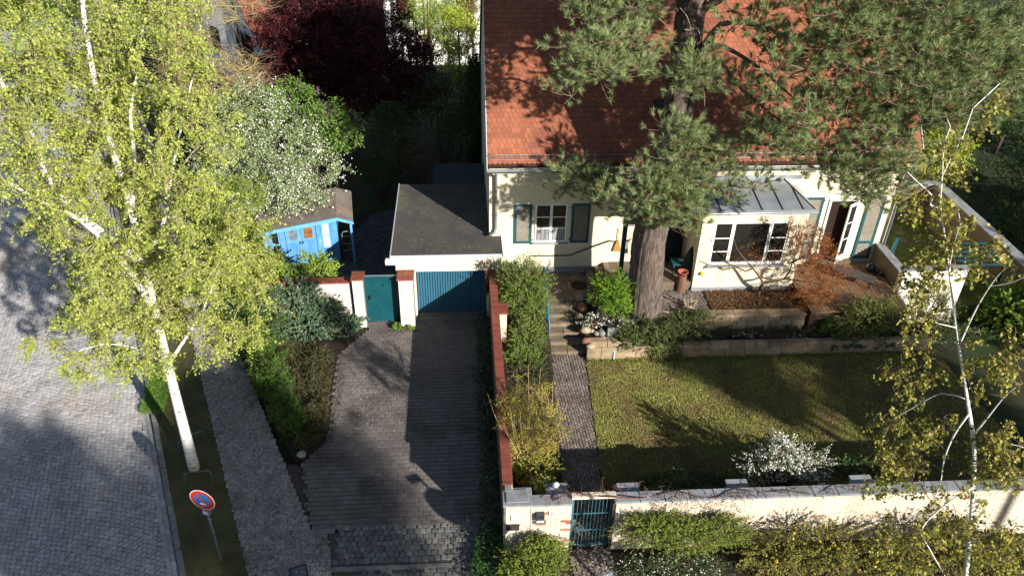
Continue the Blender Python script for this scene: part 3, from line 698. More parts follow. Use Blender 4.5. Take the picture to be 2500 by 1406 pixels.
def cap_tiles(par, x0, x1, y0, y1, z, w_, l_, mt=clin, h=.05):
    it = []; nx = max(1, round((x1-x0)/w_)); ny = max(1, round((y1-y0)/l_)); a, b = (x1-x0)/nx, (y1-y0)/ny
    v = slab_variant(np.array([(-a/2, -b/2), (a/2, -b/2), (a/2, b/2), (-a/2, b/2)])*.985, h, .008, .008)
    for i in range(nx):
        for j in range(ny): it.append((0, Matrix.Translation((x0+(i+.5)*a, y0+(j+.5)*b, z+random.uniform(-.002, .002)))))
    pieces(par, 'cap_brick', [v], it, mt)
p1 = thing('gate_pillar', 'whitewashed brick pillar with white plaque between teal gate and garage door', 'pillar', (-1.95, 22.3, 0))
boxes('core', mort, p1, (-2.2, -1.72, 22.06, 22.60, -.1, 1.93)); brick_face(p1, -2.2, -1.72, 0, 1.93, 22.06, .16, .096, wb, seed=2)
cap_tiles(p1, -2.25, -1.68, 22.0, 22.61, 1.99, .20, .15)
boxes('plaque', mat('white_plaque', lin('f2f1ee'), rough=.35), p1, (-2.1, -1.80, 22.0, 22.03, 1.50, 1.72), bevel=.006)
p2 = thing('gate_pillar', 'whitewashed brick pillar with clinker cap left of the teal gate', 'pillar', (-3.55, 22.3, 0))
boxes('core', mort, p2, (-3.72, -3.37, 22.12, 22.55, -.1, 1.92)); brick_face(p2, -3.72, -3.37, 0, 1.92, 22.12, .175, .096, wb, seed=3)
cap_tiles(p2, -3.76, -3.33, 22.06, 22.6, 1.98, .21, .14)
wl = thing('side_wall', 'white brick wall with clinker cap half buried under ivy', 'wall', (-5.6, 22.3, 0))
boxes('core', mort, wl, (-7.9, -3.73, 22.28, 22.5, -.1, 1.72)); brick_face(wl, -7.9, -3.73, 0, 1.72, 22.28, .18, .1, wb, seed=4, skip=lambda x, z: x < -5.6)
cap_tiles(wl, -7.9, -3.77, 22.22, 22.56, 1.78, .12, .34)
boxes('pipe', iron, wl, (-3.80, -3.76, 22.2, 22.245, 0, 1.7))
tg = thing('teal_gate', 'solid teal metal gate between the white brick pillars', 'gate', (-2.8, 22.4, 0))
boxes('leaf', mat('teal_gate_paint', lin('0f4c53'), lin('0b3e46'), rough=.4, spec=.5, scale=2), tg, (-3.35, -2.24, 22.40, 22.44, .04, 1.85))
boxes('frame', MATS['teal_gate_paint'], tg, (-3.36, -3.32, 22.385, 22.45, .0, 1.88), (-2.27, -2.205, 22.385, 22.45, 0, 1.88), (-3.32, -2.27, 22.39, 22.45, 1.851, 1.89))
boxes('top_rail', zinc, tg, (-3.35, -2.22, 22.388, 22.45, 1.892, 1.91))
boxes('handle', iron, tg, (-3.24, -3.20, 22.34, 22.40, .98, 1.12)); boxes('number_plate', mat('dark_plate', lin('23302f'), rough=.5), tg, (-2.78, -2.70, 22.385, 22.399, 1.48, 1.58))
# clinker-capped wall between drive and garden
cw = thing('clinker_wall', 'long wall with red clinker cap between drive and front garden', 'wall', (.93, 17.8, 0))
cream_brick = mat('cream_brick', lin('d6c6b2'), lin('bfae9a'), rough=.9, scale=5, bump=.4, bscale=45, vary=.16)
boxes('core', mort, cw, (.86, 1.02, 13.0, 22.61, -.2, 1.86)); brick_face(cw, 13.0, 22.6, 0, 1.86, 1.02, .24, .08, cream_brick, seed=6, axis=R(90), limit=150)
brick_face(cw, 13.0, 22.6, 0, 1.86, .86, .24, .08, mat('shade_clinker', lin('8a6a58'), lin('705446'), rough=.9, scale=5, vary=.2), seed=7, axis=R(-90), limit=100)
cap_tiles(cw, .80, 1.06, 13.15, 22.6, 1.93, .26, .122)
boxes('buttress', cream_brick, cw, (1.05, 1.3, 20.25, 20.7, .3, 1.80)); boxes('buttress_cap', clin, cw, (1.062, 1.34, 20.2, 20.75, 1.80, 1.86))

# front wall
fw = thing('front_wall', 'long pale brick front wall with grey coping and bare vine', 'wall', (8, 12.75, 0))
fb = bpy.data.materials.new('front_brick')
fbm = mat('front_brick_m', lin('d4c7b4'), lin('c4b6a2'), rough=.9, scale=1.5, bump=.5, bscale=45, vary=.07, col3=lin('a08468'), c3s=.9, c3p=(.55, .8))
red_b = mat('bare_red_brick', lin('a06a52'), lin('8a5a46'), rough=.85, scale=6, bump=.4, bscale=50, vary=.2)
boxes('core', mat('pale_mortar', lin('c9bba8'), lin('b3a592'), rough=.95, scale=6), fw, (1.46, 2.44, 12.665, 12.88, -.1, 1.70), (3.5, 19, 12.665, 12.88, -.1, 1.70))
rq = random.Random(5)
isred = {}
def redpick(x, z):
    k = (round(x, 2), round(z, 2))
    if k not in isred: isred[k] = rq.random() < (.04 if x < 2.5 else .003)
    return isred[k]
for x0, x1, sd_ in ((1.46, 2.44, 1), (3.5, 15.5, 2)):
    brick_face(fw, x0, x1, 0, 1.70, 12.665, .245, .0773, fbm, seed=sd_, skip=redpick, limit=150)
    brick_face(fw, x0, x1, 0, 1.70, 12.665, .245, .0773, red_b, seed=sd_, skip=lambda x, z: not redpick(x, z), limit=60)
x = 1.50
while x < 18.9:
    if not (2.44 < x+.3 < 3.5):
        b = min(x+.6, 2.46) if x < 2.44 else x+.6
        MB().box(x, b-.006, 12.60, 12.93, 1.705, 1.765+random.uniform(-.004, .004)).build('coping_stone', capm, fw, bevel=.012)
    x = x+.606 if not (x < 2.44 <= x+.606+.1) else 3.46
boxes('lintel', fbm, fw, (2.44, 3.5, 12.70, 12.86, 1.80, 1.87))
fp = thing('corner_pillar', 'pale brick corner pillar with square grey coping at the drive', 'pillar', (1.13, 12.85, 0))
boxes('core', MATS['pale_mortar'], fp, (.86, 1.455, 12.665, 13.05, -.1, 1.74)); brick_face(fp, .86, 1.455, 0, 1.74, 12.665, .245, .0773, fbm, seed=9)
brick_face(fp, 12.67, 13.05, 0, 1.74, .86, .2, .0773, fbm, seed=10, axis=R(-90))
boxes('coping', capm, fp, (.79, 1.50, 12.58, 13.14, 1.745, 1.80), bevel=.015); boxes('coping_top', capm, fp, (.87, 1.41, 12.66, 13.06, 1.801, 1.835), bevel=.02)
cap_where = ['beside the iron gate, left', 'beside the iron gate, right', 'left of the white flowering shrub', 'right of the white flowering shrub']
for (x, y), wh in zip(((2.13, 13.17), (3.88, 13.1), (6.6, 13.1), (9.75, 13.1)), cap_where):
    bt = thing('wall_pier', 'grey capped pier behind the front wall '+wh, 'pier', (x, y, 0), group='piers behind the front wall')
    boxes('pier', fbm, bt, (x-.22, x+.22, 12.885, y+.18, -.1, 1.56)); boxes('cap', capm, bt, (x-.27, x+.27, 12.935, y+.24, 1.562, 1.62), bevel=.012)
# fittings on the wall
def on_wall(px, py): return Yp(px, py, 12.62)
ic = thing('intercom', 'dark intercom box with lit number 2 on the front wall', 'intercom', on_wall(1318, 1258))
a = on_wall(1308, 1266); b = on_wall(1329, 1248)
boxes('housing', mat('anthracite', lin('3b3b40'), rough=.4, spec=.5), ic, (a[0], b[0], 12.50, 12.634, a[2], b[2]), bevel=.008)
boxes('window', mat('smoked_lens', (.02, .02, .025), rough=.2), ic, (a[0]+.025, b[0]-.02, 12.494, 12.4995, b[2]-.075, b[2]-.025))
boxes('number_field', white_m, ic, (a[0]+.012, b[0]-.012, 12.494, 12.4995, a[2]+.012, a[2]+.075))
def digit2(par, cx, y, cz, h, mt):
    pts = [(-.26, .62), (-.2, .85), (0, .97), (.2, .88), (.27, .68), (.2, .48), (-.02, .24), (-.27, .0), (.3, .0)]
    MB().tube([(cx+p[0]*h, y, cz+(p[1]-.5)*h) for p in pts], h*.075, 6).build('digit', mt, par)
digit2(ic, (a[0]+b[0])/2, 12.4935, a[2]+.043, .05, mat('black_ink', (.01, .01, .01), rough=.6))
nb = thing('house_number', 'white enamel plate with black number 2 on the front wall', 'sign', on_wall(1347, 1252))
a = on_wall(1340, 1259); b = on_wall(1355, 1245)
boxes('plate', white_m, nb, (a[0], b[0], 12.61, 12.634, a[2], b[2]), bevel=.004)
digit2(nb, (a[0]+b[0])/2, 12.608, (a[2]+b[2])/2+.015, .12, MATS['black_ink'])
boxes('underline', MATS['black_ink'], nb, (a[0]+.03, b[0]-.05, 12.606, 12.6095, a[2]+.014, a[2]+.022))
ls = thing('letter_slot', 'grey metal letter slot in the front wall', 'letter box', on_wall(1317, 1274))
a = on_wall(1301, 1278); b = on_wall(1333, 1271)
boxes('flap', mat('grey_metal', lin('6d6f74'), rough=.45, metal=.4), ls, (a[0], b[0], 12.605, 12.634, a[2], b[2]), bevel=.006)
boxes('hood', MATS['grey_metal'], ls, (a[0], b[0], 12.585, 12.634, b[2]+.002, b[2]+.012))
pl_ = thing('wall_plaque', 'small pale plaque on the corner pillar', 'plaque', on_wall(1254, 1263))
a = on_wall(1247, 1270); b = on_wall(1262, 1257); boxes('plate', mat('pale_plate', lin('cfd0cf'), lin('b5b9bc'), rough=.4, scale=20), pl_, (a[0], b[0], 12.605, 12.634, a[2], b[2]), bevel=.004)
nbx = thing('flat_pillar_box', 'dark flat box on the corner pillar below the plaque', 'box', on_wall(1251, 1286))  # plain dark box with a lid on the pillar
a = on_wall(1236, 1293); b = on_wall(1268, 1280); boxes('body', mat('dark_box', lin('3a3230'), rough=.7), nbx, (a[0], b[0], 12.59, 12.634, a[2], b[2]), bevel=.01)
boxes('lid', MATS['dark_box'], nbx, (a[0]-.006, b[0]+.006, 12.575, 12.634, b[2]+.002, b[2]+.014))
gl = thing('globe_lamp', 'round pale globe lamp on a stem behind the front wall', 'lamp', (2.25, 13.3, 0))
q = Zp(1357, 1184, 1.75)
MB().lathe([(.001, -.09), (.055, -.075), (.085, -.03), (.09, 0), (.085, .03), (.055, .075), (.001, .09)], 16, q).build('globe', mat('opal_globe', lin('c9d0da'), rough=.25, spec=.5), gl, smooth=True)
boxes('stem', iron, gl, (q[0]-.015, q[0]+.015, q[1]-.015, q[1]+.015, 1.0, q[2]-.09))
# iron garden gate
ig = thing('garden_gate', 'blue green iron bar gate in the front wall', 'gate', (2.95, 12.75, 0))
steelb = mat('gate_paint', lin('44707a'), lin('396069'), rough=.5, scale=5, spec=.4)
gx, gx2 = 2.47, 3.42; gy = 12.77
boxes('frame', steelb, ig, (gx-.02, gx+.04, gy-.02, gy+.02, .05, 1.78), (gx2-.03, gx2, gy-.02, gy+.02, .05, 1.78), (gx+.04, gx2-.03, gy-.02, gy+.02, .05, .11), (gx+.04, gx2-.03, gy-.02, gy+.02, 1.74, 1.78))
for z in (.62, 1.22): boxes('rail', steelb, ig, (gx+.04, gx2-.03, gy-.010, gy+.010, z-.010, z+.010))
for i in range(9):
    x = gx+.04+(gx2-gx-.07)*(i+1)/10
    MB().tube([(x, gy, .11), (x, gy, 1.74)], .0075, 6).build('bar', steelb, ig)
boxes('lock_box', steelb, ig, (gx+.0, gx+.11, gy-.035, gy-.021, .84, 1.04)); MB().tube([(gx+.06, gy-.036, .96), (gx+.06, gy-.09, .96)], .018, 8).build('knob', mat('chrome', (.8, .8, .8), rough=.15, metal=1), ig)
boxes('gate_jamb', mat('jamb_dark', lin('4a4038'), lin('39312b'), rough=.95, scale=4), fw, (3.43, 3.498, 12.66, 12.95, -.1, 1.79))

# blue garden shed
A = Vector((-7.47, 26.07, 0)); Bv = Vector((-4.76, 26.43, 0)); shw = (Bv-A).length; rot = math.atan2(Bv.y-A.y, Bv.x-A.x)
shed = thing('garden_shed', 'bright blue wooden garden shed with double doors and felt roof', 'shed', tuple(A), rot)
blue = mat('shed_blue', lin('4580b2'), lin('5c94c2'), rough=.7, scale=5, stretch=(1, 1, .3), vary=.10, bump=.2, bscale=40, col3=lin('8fb4d0'), c3s=2.2, c3p=(.6, .85))
blue_v = MATS['shed_blue']; fascia = mat('shed_fascia', lin('67a5d6'), lin('5794c6'), rough=.6, scale=4)
zl, zr_ = 1.62, 2.0; dp = 2.0
def lb(name, mt, par, *bs, **k): return boxes(name, mt, par, *bs, local=True, **k)
lb('wall', mat('shed_core', lin('2e6797'), rough=.8), shed, (.02, shw-.02, .02, dp, .02, 1.6))
top = lambda x: zl+(zr_-zl)*x/shw-.04
for i in range(22):                       # cladding boards
    z0 = .06+i*.088
    segs = [(0.0, .18), (.18, .30), (.62, .78), (1.98, 2.05), (2.05, 2.18), (2.18, 2.5), (2.5, shw)]
    for a_, b_ in ((0, .27), (.60, .80), (1.95, 2.12), (2.48, shw)):
        if z0+.085 < top(a_): MB().box(a_, b_, -.022, .018, z0, z0+.082).build('board', blue, shed, local=True)
    if z0+.08 < .62 and i < 7:
        MB().box(2.12, 2.48, -.022, .018, z0, z0+.082).build('board', blue, shed, local=True)
    if z0+.08 < .40: MB().box(.27, .60, -.022, .018, z0, z0+.082).build('board', blue, shed, local=True)
for k, (a_, b_) in enumerate(((.82, 1.375), (1.385, 1.93))):
    zt = top(a_)-.02
    d_ = lb('door', blue, shed, (a_, b_, -.05, -.023, .05, zt))
    for j in range(5):
        x = a_+(b_-a_)*j/5; lb('plank', blue, d_, (x+.004, x+(b_-a_)/5-.004, -.062, -.051, .06, zt-.72))
    f_ = lb('window_frame', fascia, d_, (a_+.08, b_-.08, -.064, -.0515, zt-.62, zt-.10))
    lb('pane', [mat('shed_glass', lin('8fa0ac'), lin('4c5963'), rough=.1, scale=3), mat('shed_glass_amber', lin('9a6c46'), lin('5d3c26'), rough=.12, scale=4)][k], d_, (a_+.11, b_-.11, -.067, -.0645, zt-.59, zt-.13))
    lb('handle', iron, d_, ((b_-.06) if k == 0 else a_+.03, (b_-.03) if k == 0 else a_+.06, -.10, -.0625, .95, 1.05))
wf = lb('window', fascia, shed, (.28, .59, -.03, -.0225, .42, 1.52)); lb('pane', glass, wf, (.32, .55, -.034, -.0305, .98, 1.48)); lb('pane', glass, wf, (.32, .55, -.034, -.0305, .46, .92))
wf = lb('window', fascia, shed, (2.13, 2.47, -.03, -.0225, .64, 1.80)); lb('pane', mat('frosted', lin('b9bcc0'), lin('a6a9ad'), rough=.4, scale=6), wf, (2.18, 2.42, -.034, -.0305, .70, 1.2)); lb('pane', MATS['frosted'], wf, (2.18, 2.42, -.034, -.0305, 1.24, 1.74))
sr = MB(); o_ = .28
zx = lambda x: zl+(zr_-zl)*x/shw
sr.add([(-.2, -o_, zx(-.2)), (shw+.02, -o_, zx(shw)), (shw+.02, dp, zx(shw)+.1), (-.2, dp, zx(-.2)+.1), (-.2, -o_, zx(-.2)+.05), (shw+.02, -o_, zx(shw)+.05), (shw+.02, dp, zx(shw)+.15), (-.2, dp, zx(-.2)+.15)], [(3, 2, 1, 0), (4, 5, 6, 7), (0, 1, 5, 4), (1, 2, 6, 5), (2, 3, 7, 6), (3, 0, 4, 7)])
sfelt = mat('shed_felt', lin('7d736b'), lin('655c56'), rough=.95, scale=2, bump=.3, bscale=60, col3=lin('8a7358'), c3s=1.2)
shr = sr.build('roof', sfelt, shed, local=True)
sr = MB(); e_ = shw+.62
sr.add([(shw+.022, -o_, zx(shw)), (e_, -o_, zx(shw)-.22), (e_, dp, zx(shw)-.12), (shw+.022, dp, zx(shw)+.1), (shw+.022, -o_, zx(shw)+.05), (e_, -o_, zx(shw)-.17), (e_, dp, zx(shw)-.07), (shw+.022, dp, zx(shw)+.15)], [(3, 2, 1, 0), (4, 5, 6, 7), (0, 1, 5, 4), (1, 2, 6, 5), (2, 3, 7, 6), (3, 0, 4, 7)])
sr.build('lean_to_roof', sfelt, shed, local=True)
fm = MB().extr([(-.22, -o_-.03, zx(-.2)-.09), (shw+.02, -o_-.03, zx(shw)-.09), (shw+.02, -o_-.03, zx(shw)+.055), (-.22, -o_-.03, zx(-.2)+.055)], (0, .028, 0)); fm.build('fascia', fascia, shed, local=True)
fm = MB().extr([(shw+.022, -o_-.03, zx(shw)-.06), (e_+.01, -o_-.03, zx(shw)-.28), (e_+.01, -o_-.03, zx(shw)-.165), (shw+.022, -o_-.03, zx(shw)+.055)], (0, .028, 0)); fm.build('fascia', fascia, shed, local=True)
lb('post', fascia, shed, (e_-.14, e_-.06, -.2, -.12, .0, zx(shw)-.24))
lb('floor_sill', slab_m, shed, (-.02, shw+.05, -.06, -.024, -.02, .045))
ladder = thing('sack_barrow', 'pale tubular handle of a barrow leaning by the blue shed', 'barrow', tuple(WM[shed.name] @ Vector((shw+.2, .1, 0))), rot)
MB().tube([(-.06, .0, .25), (-.06, -.05, 1.15), (.0, -.06, 1.25), (.2, -.06, 1.27), (.26, -.05, 1.18), (.26, 0, .25)], .018, 8).build('frame', zinc, ladder, local=True, smooth=True)
for z in (.4, .7, 1.0): lb('crossbar', zinc, ladder, (-.05, .25, -.03, -.01, z, z+.03))
for x in (-.09, .27): MB().tube([(x, 0, .14), (x+.04, 0, .14)], .14, 14).build('wheel', iron, ladder, local=True)

# stone walls in the garden
sand = mat('sandstone_block', lin('a08c70'), lin('81705a'), rough=.9, scale=3, bump=.5, bscale=40, vary=.18, col3=lin('5c5a48'), c3s=1.2, c3p=(.5, .75))
def blocks(par, x0, x1, y0, y1, z0, courses, seed, lo=.35, hi=.8, dy=0.0):
    q = random.Random(seed); z = z0
    for c, h in enumerate(courses):
        x = x0+(0 if c % 2 == 0 else -q.uniform(.1, .3))
        while x < x1-.08:
            l_ = q.uniform(lo, hi); a, b = max(x, x0), min(x+l_, x1); x += l_
            if b-a < .1: continue
            j = lambda: q.uniform(-.012, .012)
            yy = y0+dy*((a-x0)/(x1-x0))
            MB().add([(a+.006+j()*.3, yy+j(), z), (b-.006, yy+j(), z), (b-.006, y1, z), (a+.006, y1, z), (a+.006+j()*.3, yy+j()+.015, z+h-.012+j()*.3), (b-.006, yy+j()+.015, z+h-.012+j()*.3), (b-.006, y1, z+h-.012), (a+.006, y1, z+h-.012)],
                     [(3, 2, 1, 0), (4, 5, 6, 7), (0, 1, 5, 4), (1, 2, 6, 5), (2, 3, 7, 6), (3, 0, 4, 7)]).build('stone', sand, par, bevel=.014)
        z += h
rw = thing('retaining_wall', 'low sandstone block wall between lawn and planted bed', 'wall', (9, 20.1, 0))
blocks(rw, 3.9, 15.4, 19.98, 20.28, -.08, (.22, .2, .2), 3, dy=.1)
blocks(rw, 3.92, 5.35, 20.02, 20.3, .54, (.22,), 5)
tw = thing('terrace_wall', 'sandstone wall holding the terrace with the brown bed', 'wall', (9, 20.9, .5))
blocks(tw, 5.62, 11.3, 20.74, 20.96, .45, (.24, .24, .22), 8)
boxes('coping', sand, tw, *[(5.62+i*.81, 5.62+i*.81+.8, 20.70, 21.05, 1.145, 1.20) for i in range(7)], bevel=.012)
rk = thing('rockery', 'heap of rounded field stones beside the garden steps', 'rockery', (4.4, 20.9, .6))
rcols = [mat('stone_tan', lin('a8977d'), lin('8c7b64'), scale=6, bump=.3), mat('stone_pink', lin('96685a'), lin('7c5549'), scale=6, bump=.3), mat('stone_grey', lin('8e8e86'), lin('6e6e68'), scale=6, bump=.3)]
q = random.Random(12)
spots = [(1422, 752, .16, 1), (1437, 710, .09, 2), (1438, 722, .1, 0), (1414, 730, .13, 0), (1450, 742, .1, 1), (1430, 805, .15, 0), (1446, 808, .09, 0), (1456, 812, .11, 2), (1470, 812, .15, 2), (1447, 829, .06, 1), (1460, 830, .06, 0), (1474, 828, .12, 0), (1432, 832, .16, 1), (1441, 844, .13, 0), (1420, 745, .12, 2), (1440, 735, .09, 2), (1441, 765, .1, 2), (1428, 790, .12, 1), (1413, 770, .12, 0), (1455, 795, .1, 1)]
for k, (px, py, r_, ci) in enumerate(spots):
    zg = .62+max(0, (830-py))/120*.5; p = Zp(px, py, zg+r_*.4)
    MB().rock(p, (r_*q.uniform(.9, 1.25), r_*q.uniform(.8, 1.1), r_*q.uniform(.7, .95)), k).build('field_stone', rcols[ci], rk, smooth=True)
sl_ = thing('standing_slab', 'upright grey stone slab in the rockery', 'stone slab', Zp(1495, 830, .6))
p = Zp(1497, 828, .6); MB().box(p[0]-.22, p[0]+.2, p[1]-.03, p[1]+.08, .4, 1.05).build('slab', rcols[2], sl_, bevel=.03)
# stair rail
srl = thing('stair_handrail', 'thin blue handrail along the left of the garden steps', 'handrail', (2.74, 20.4, 0))
bluer = mat('rail_blue', lin('1f6f96'), lin('1a5f84'), rough=.45, scale=5)
MB().tube([(2.70, 20.42, .05), (2.70, 20.42, .98), (2.70, 22.1, 1.95), (2.70, 22.7, 1.97), (2.70, 22.7, 1.0)], .02, 8).build('rail', bluer, srl, smooth=True)
MB().tube([(2.70, 21.3, .55), (2.70, 21.3, 1.48)], .016, 8).build('post', bluer, srl, smooth=True)
# round mat on the landing, white peg
tag(MB().lathe([(.26, 0), (.26, .012), (.24, .02), (.001, .02)], 28, Zp(1412, 696, 1.045)).build('door_mat', mat('dark_mat', lin('2b2622'), lin('1d1916'), rough=.95, scale=30)), 'round dark mat on the stone landing', 'mat')
p = Zp(1498, 879, .04); tag(MB().tube([p, p+[-.0, .02, .38]], .022, 8).build('white_peg', white_m), 'white plastic peg at the edge of the lawn', 'peg')

# street furniture
sg_ = thing('traffic_sign', 'round red and blue no parking sign on a grey post', 'traffic sign', (-6.06, 12.77, 0), R(-17))
steel = mat('galvanised', lin('87909a'), lin('6c747d'), rough=.5, metal=.35, scale=5, col3=lin('c6c9cc'), c3s=6)
MB().tube([(0, 0, -.1), (0, 0, 1.95), (0, 0, 2.42)], .032, 12).build('post', steel, sg_, local=True, smooth=True)
def disc(name, r, y, mt, ri=None, par=sg_, cz=2.2, th=.003):
    n = 40; m = MB(); cc = [(r*math.cos(2*math.pi*i/n), r*math.sin(2*math.pi*i/n)) for i in range(n)]
    if ri is None: m.extr([(a, y, cz+b) for a, b in cc], (0, -th, 0))
    else:
        c2 = [(ri/r*a, ri/r*b) for a, b in cc]
        m.add([(a, y-th, cz+b) for a, b in cc]+[(a, y-th, cz+b) for a, b in c2]+[(a, y, cz+b) for a, b in cc]+[(a, y, cz+b) for a, b in c2],
              [((i+1) % n, i, i+n, (i+1) % n+n) for i in range(n)]+[(i, (i+1) % n, (i+1) % n+2*n, i+2*n) for i in range(n)]+[(i+n, i+3*n, (i+1) % n+3*n, (i+1) % n+n) for i in range(n)])
    return m.build(name, mt, par, local=True)
s_red = mat('sign_red', lin('c8321e'), rough=.4); s_blue = mat('sign_blue', lin('1e74b8'), rough=.4); s_white = mat('sign_white', lin('e6e6e2'), rough=.4)
plate = disc('plate', .315, -.04, s_white, th=.006)
disc('blue_field', .215, -.0465, s_blue, par=plate); disc('red_ring', .295, -.0465, s_red, .21, par=plate, th=.0045)
c45 = .7071; m = MB(); w2 = .032; L2 = .214
m.extr([(-L2*c45-w2*c45, -.0515, 2.2+L2*c45-w2*c45), (L2*c45-w2*c45, -.0515, 2.2-L2*c45-w2*c45), (L2*c45+w2*c45, -.0515, 2.2-L2*c45+w2*c45), (-L2*c45+w2*c45, -.0515, 2.2+L2*c45+w2*c45)], (0, -.0015, 0)); m.build('red_bar', s_red, plate, local=True)
m = MB(); ar = [(-.09, -.12), (-.02, -.07), (-.02, -.10), (.075, -.10), (.075, -.14), (-.02, -.14), (-.02, -.17)]
m.extr([(a, -.054, 2.2+b) for a, b in ar], (0, -.002, 0)); m.build('arrow', s_white, plate, local=True)
lb('clamp', steel, sg_, (-.085, .085, -.06, .045, 1.70, 1.86))
lb('sticker', mat('sticker_white', lin('d8dde2'), lin('6f7f90'), rough=.4, scale=18), sg_, (-.07, .07, -.063, -.0605, 1.72, 1.84))
def hoop(name_l, a, b, h):
    a, b = np.array(a), np.array(b); t = thing('tree_guard_rail', name_l, 'tree guard', tuple((a+b)/2), group='steel hoops round the birch')
    d = b-a; P = [a+[0, 0, -.1], a+[0, 0, h-.14], a+d*.06+[0, 0, h-.04], a+d*.16+[0, 0, h], a+d*.84+[0, 0, h], a+d*.94+[0, 0, h-.04], b+[0, 0, h-.14], b+[0, 0, -.1]]
    MB().tube(P, .021, 10).build('hoop', mat('dull_steel', lin('5f666c'), lin('4c5257'), rough=.6, metal=.2, scale=5), t, smooth=True)
hoop('bent steel guard hoop behind the birch trunk', Zp(443, 1110), Zp(506, 1083), .55)
hoop('bent steel guard hoop in front of the birch trunk', Zp(457, 1190), Zp(524, 1182), .55)

# porch and deck things
br = thing('broom', 'straw broom hanging head down on the porch wall', 'broom', Yp(1505, 600, FY-.06))
p0 = Yp(1511, 558, FY-.05); p1_ = Yp(1508, 588, FY-.06); p2_ = Yp(1505, 609, FY-.06)
MB().tube([p0, p1_], .014, 8).build('stick', mat('pale_wood', lin('a98a5e'), rough=.7), br, smooth=True)
m = MB(); k = 12; straw = mat('straw', lin('b08848'), lin('8c6a34'), rough=.9, scale=40, stretch=(8, 1, .5))
hd = [(.04, 0), (.07, -.1), (.12, -.3), (.14, -.42)]
m.add([(p1_[0]+s_*w_, FY-.06+dy, p1_[2]+z) for w_, z in hd for s_, dy in ((-1, -.03), (1, -.03), (1, .03), (-1, .03))], [tuple(4*i+j for j in (0, 1)) + tuple(4*(i+1)+j for j in (1, 0)) for i in range(3)]+[tuple(4*i+j for j in (1, 2)) + tuple(4*(i+1)+j for j in (2, 1)) for i in range(3)]+[tuple(4*i+j for j in (2, 3)) + tuple(4*(i+1)+j for j in (3, 2)) for i in range(3)]+[tuple(4*i+j for j in (3, 0)) + tuple(4*(i+1)+j for j in (0, 3)) for i in range(3)]+[(0, 3, 2, 1), (12, 13, 14, 15)])
m.build('brush', straw, br)
pd = thing('wooden_paddle', 'brown wooden paddle hung on the porch wall under a bird ornament', 'paddle', Yp(1532, 610, FY-.04))
p0 = Yp(1533, 594, FY-.04); p1_ = Yp(1531, 618, FY-.04); brownw = mat('brown_wood', lin('6b3f24'), lin('57331e'), rough=.7, scale=10)
MB().tube([p0, p0+(p1_-p0)*.55, p0+(p1_-p0)*.6, p1_], [.012, .012, .03, .034], 8).build('paddle', brownw, pd, smooth=True)
bo = thing('bird_ornament', 'small flat bird ornament on the porch wall', 'ornament', Yp(1534, 588, FY-.04))
p = Yp(1534, 587, FY-.03); m = MB(); m.extr([(p[0]-.14, FY-.03, p[2]+.06), (p[0]-.03, FY-.03, p[2]+.02), (p[0]+.12, FY-.03, p[2]+.07), (p[0]+.02, FY-.03, p[2]-.04), (p[0]+.01, FY-.03, p[2]-.12), (p[0]-.03, FY-.03, p[2]-.03)], (0, -.02, 0)); m.build('bird', brownw, bo)
ch = thing('covered_chair', 'dark covered garden chair in the porch', 'chair', Zp(1690, 670, 1.46))
p = Zp(1688, 672, 1.46); dg = mat('dark_cover', lin('1c2a28'), lin('131d1c'), rough=.8, scale=4)
MB().lathe([(.30, .0), (.31, .3), (.26, .7), (.15, 1.0), (.04, 1.15), (.001, 1.17)], 14, (p[0]-.02, p[1]+.1, 1.452)).build('cover', dg, ch, smooth=True)
tb = thing('porch_table', 'low teal table with folded paper in the porch', 'table', Zp(1668, 668, 1.46))
p = Zp(1662, 668, 1.46)
boxes('table_top', teal, tb, (p[0]-.35, p[0]+.3, p[1]-.1, p[1]+.4, 1.85, 1.89), bevel=.008)
for sx in (-.31, .25):
    for sy in (-.06, .35): boxes('leg', teal, tb, (p[0]+sx, p[0]+sx+.04, p[1]+sy, p[1]+sy+.04, 1.452, 1.849))
tag(MB().box(p[0]-.1, p[0]+.1, p[1]+.1, p[1]+.25, 1.892, 1.91).build('folded_paper', mat('paper', lin('b9cdd4'), rough=.8)), 'folded pale paper on the teal porch table', 'paper')
stp = Zp(1660, 708, 1.14)
lg = thing('log_stand', 'cut log standing upright as a plant stand near the pine', 'log', stp)
m = MB(); m.lathe([(.17, 0), (.165, .3), (.155, .62), (.13, .63)], 18, stp); m.build('log', mat('log_bark', lin('7d5c48'), lin('5d4334'), rough=.95, scale=8, stretch=(4, 4, .5), bump=.9, bscale=25), lg)
tp = thing('terracotta_bowl', 'shallow terracotta bowl on the upright log', 'bowl', stp+[0, 0, .63])
MB().lathe([(.10, 0), (.17, .10), (.185, .11), (.185, .135), (.165, .135), (.10, .04), (.001, .035)], 22, stp+[0, 0, .632]).build('bowl', mat('terracotta', lin('a85a45'), lin('8f4a38'), rough=.8, scale=5), tp, smooth=True)
dw = thing('driftwood', 'pale branching driftwood piece on the terrace', 'driftwood', Zp(1680, 750, 1.14))
p = Zp(1680, 752, 1.14); drift = mat('driftwood_m', lin('9c8c72'), lin('75684f'), rough=.9, scale=8)
for a, b, c in (((0, 0, 0), (-.12, .05, .15), (-.2, .1, .38)), ((0, 0, 0), (.1, 0, .18), (.06, .05, .42)), ((-.25, 0, .03), (0, 0, .06), (.25, -.1, .02)), ((.1, 0, .18), (.2, -.05, .22), (.25, 0, .33))):
    MB().tube([p+np.array(v) for v in (a, b, c)], [.05, .04, .012], 7).build('branch', drift, dw, smooth=True)
blk = mat('glazed_black', lin('1b1b26'), rough=.15, spec=.7)
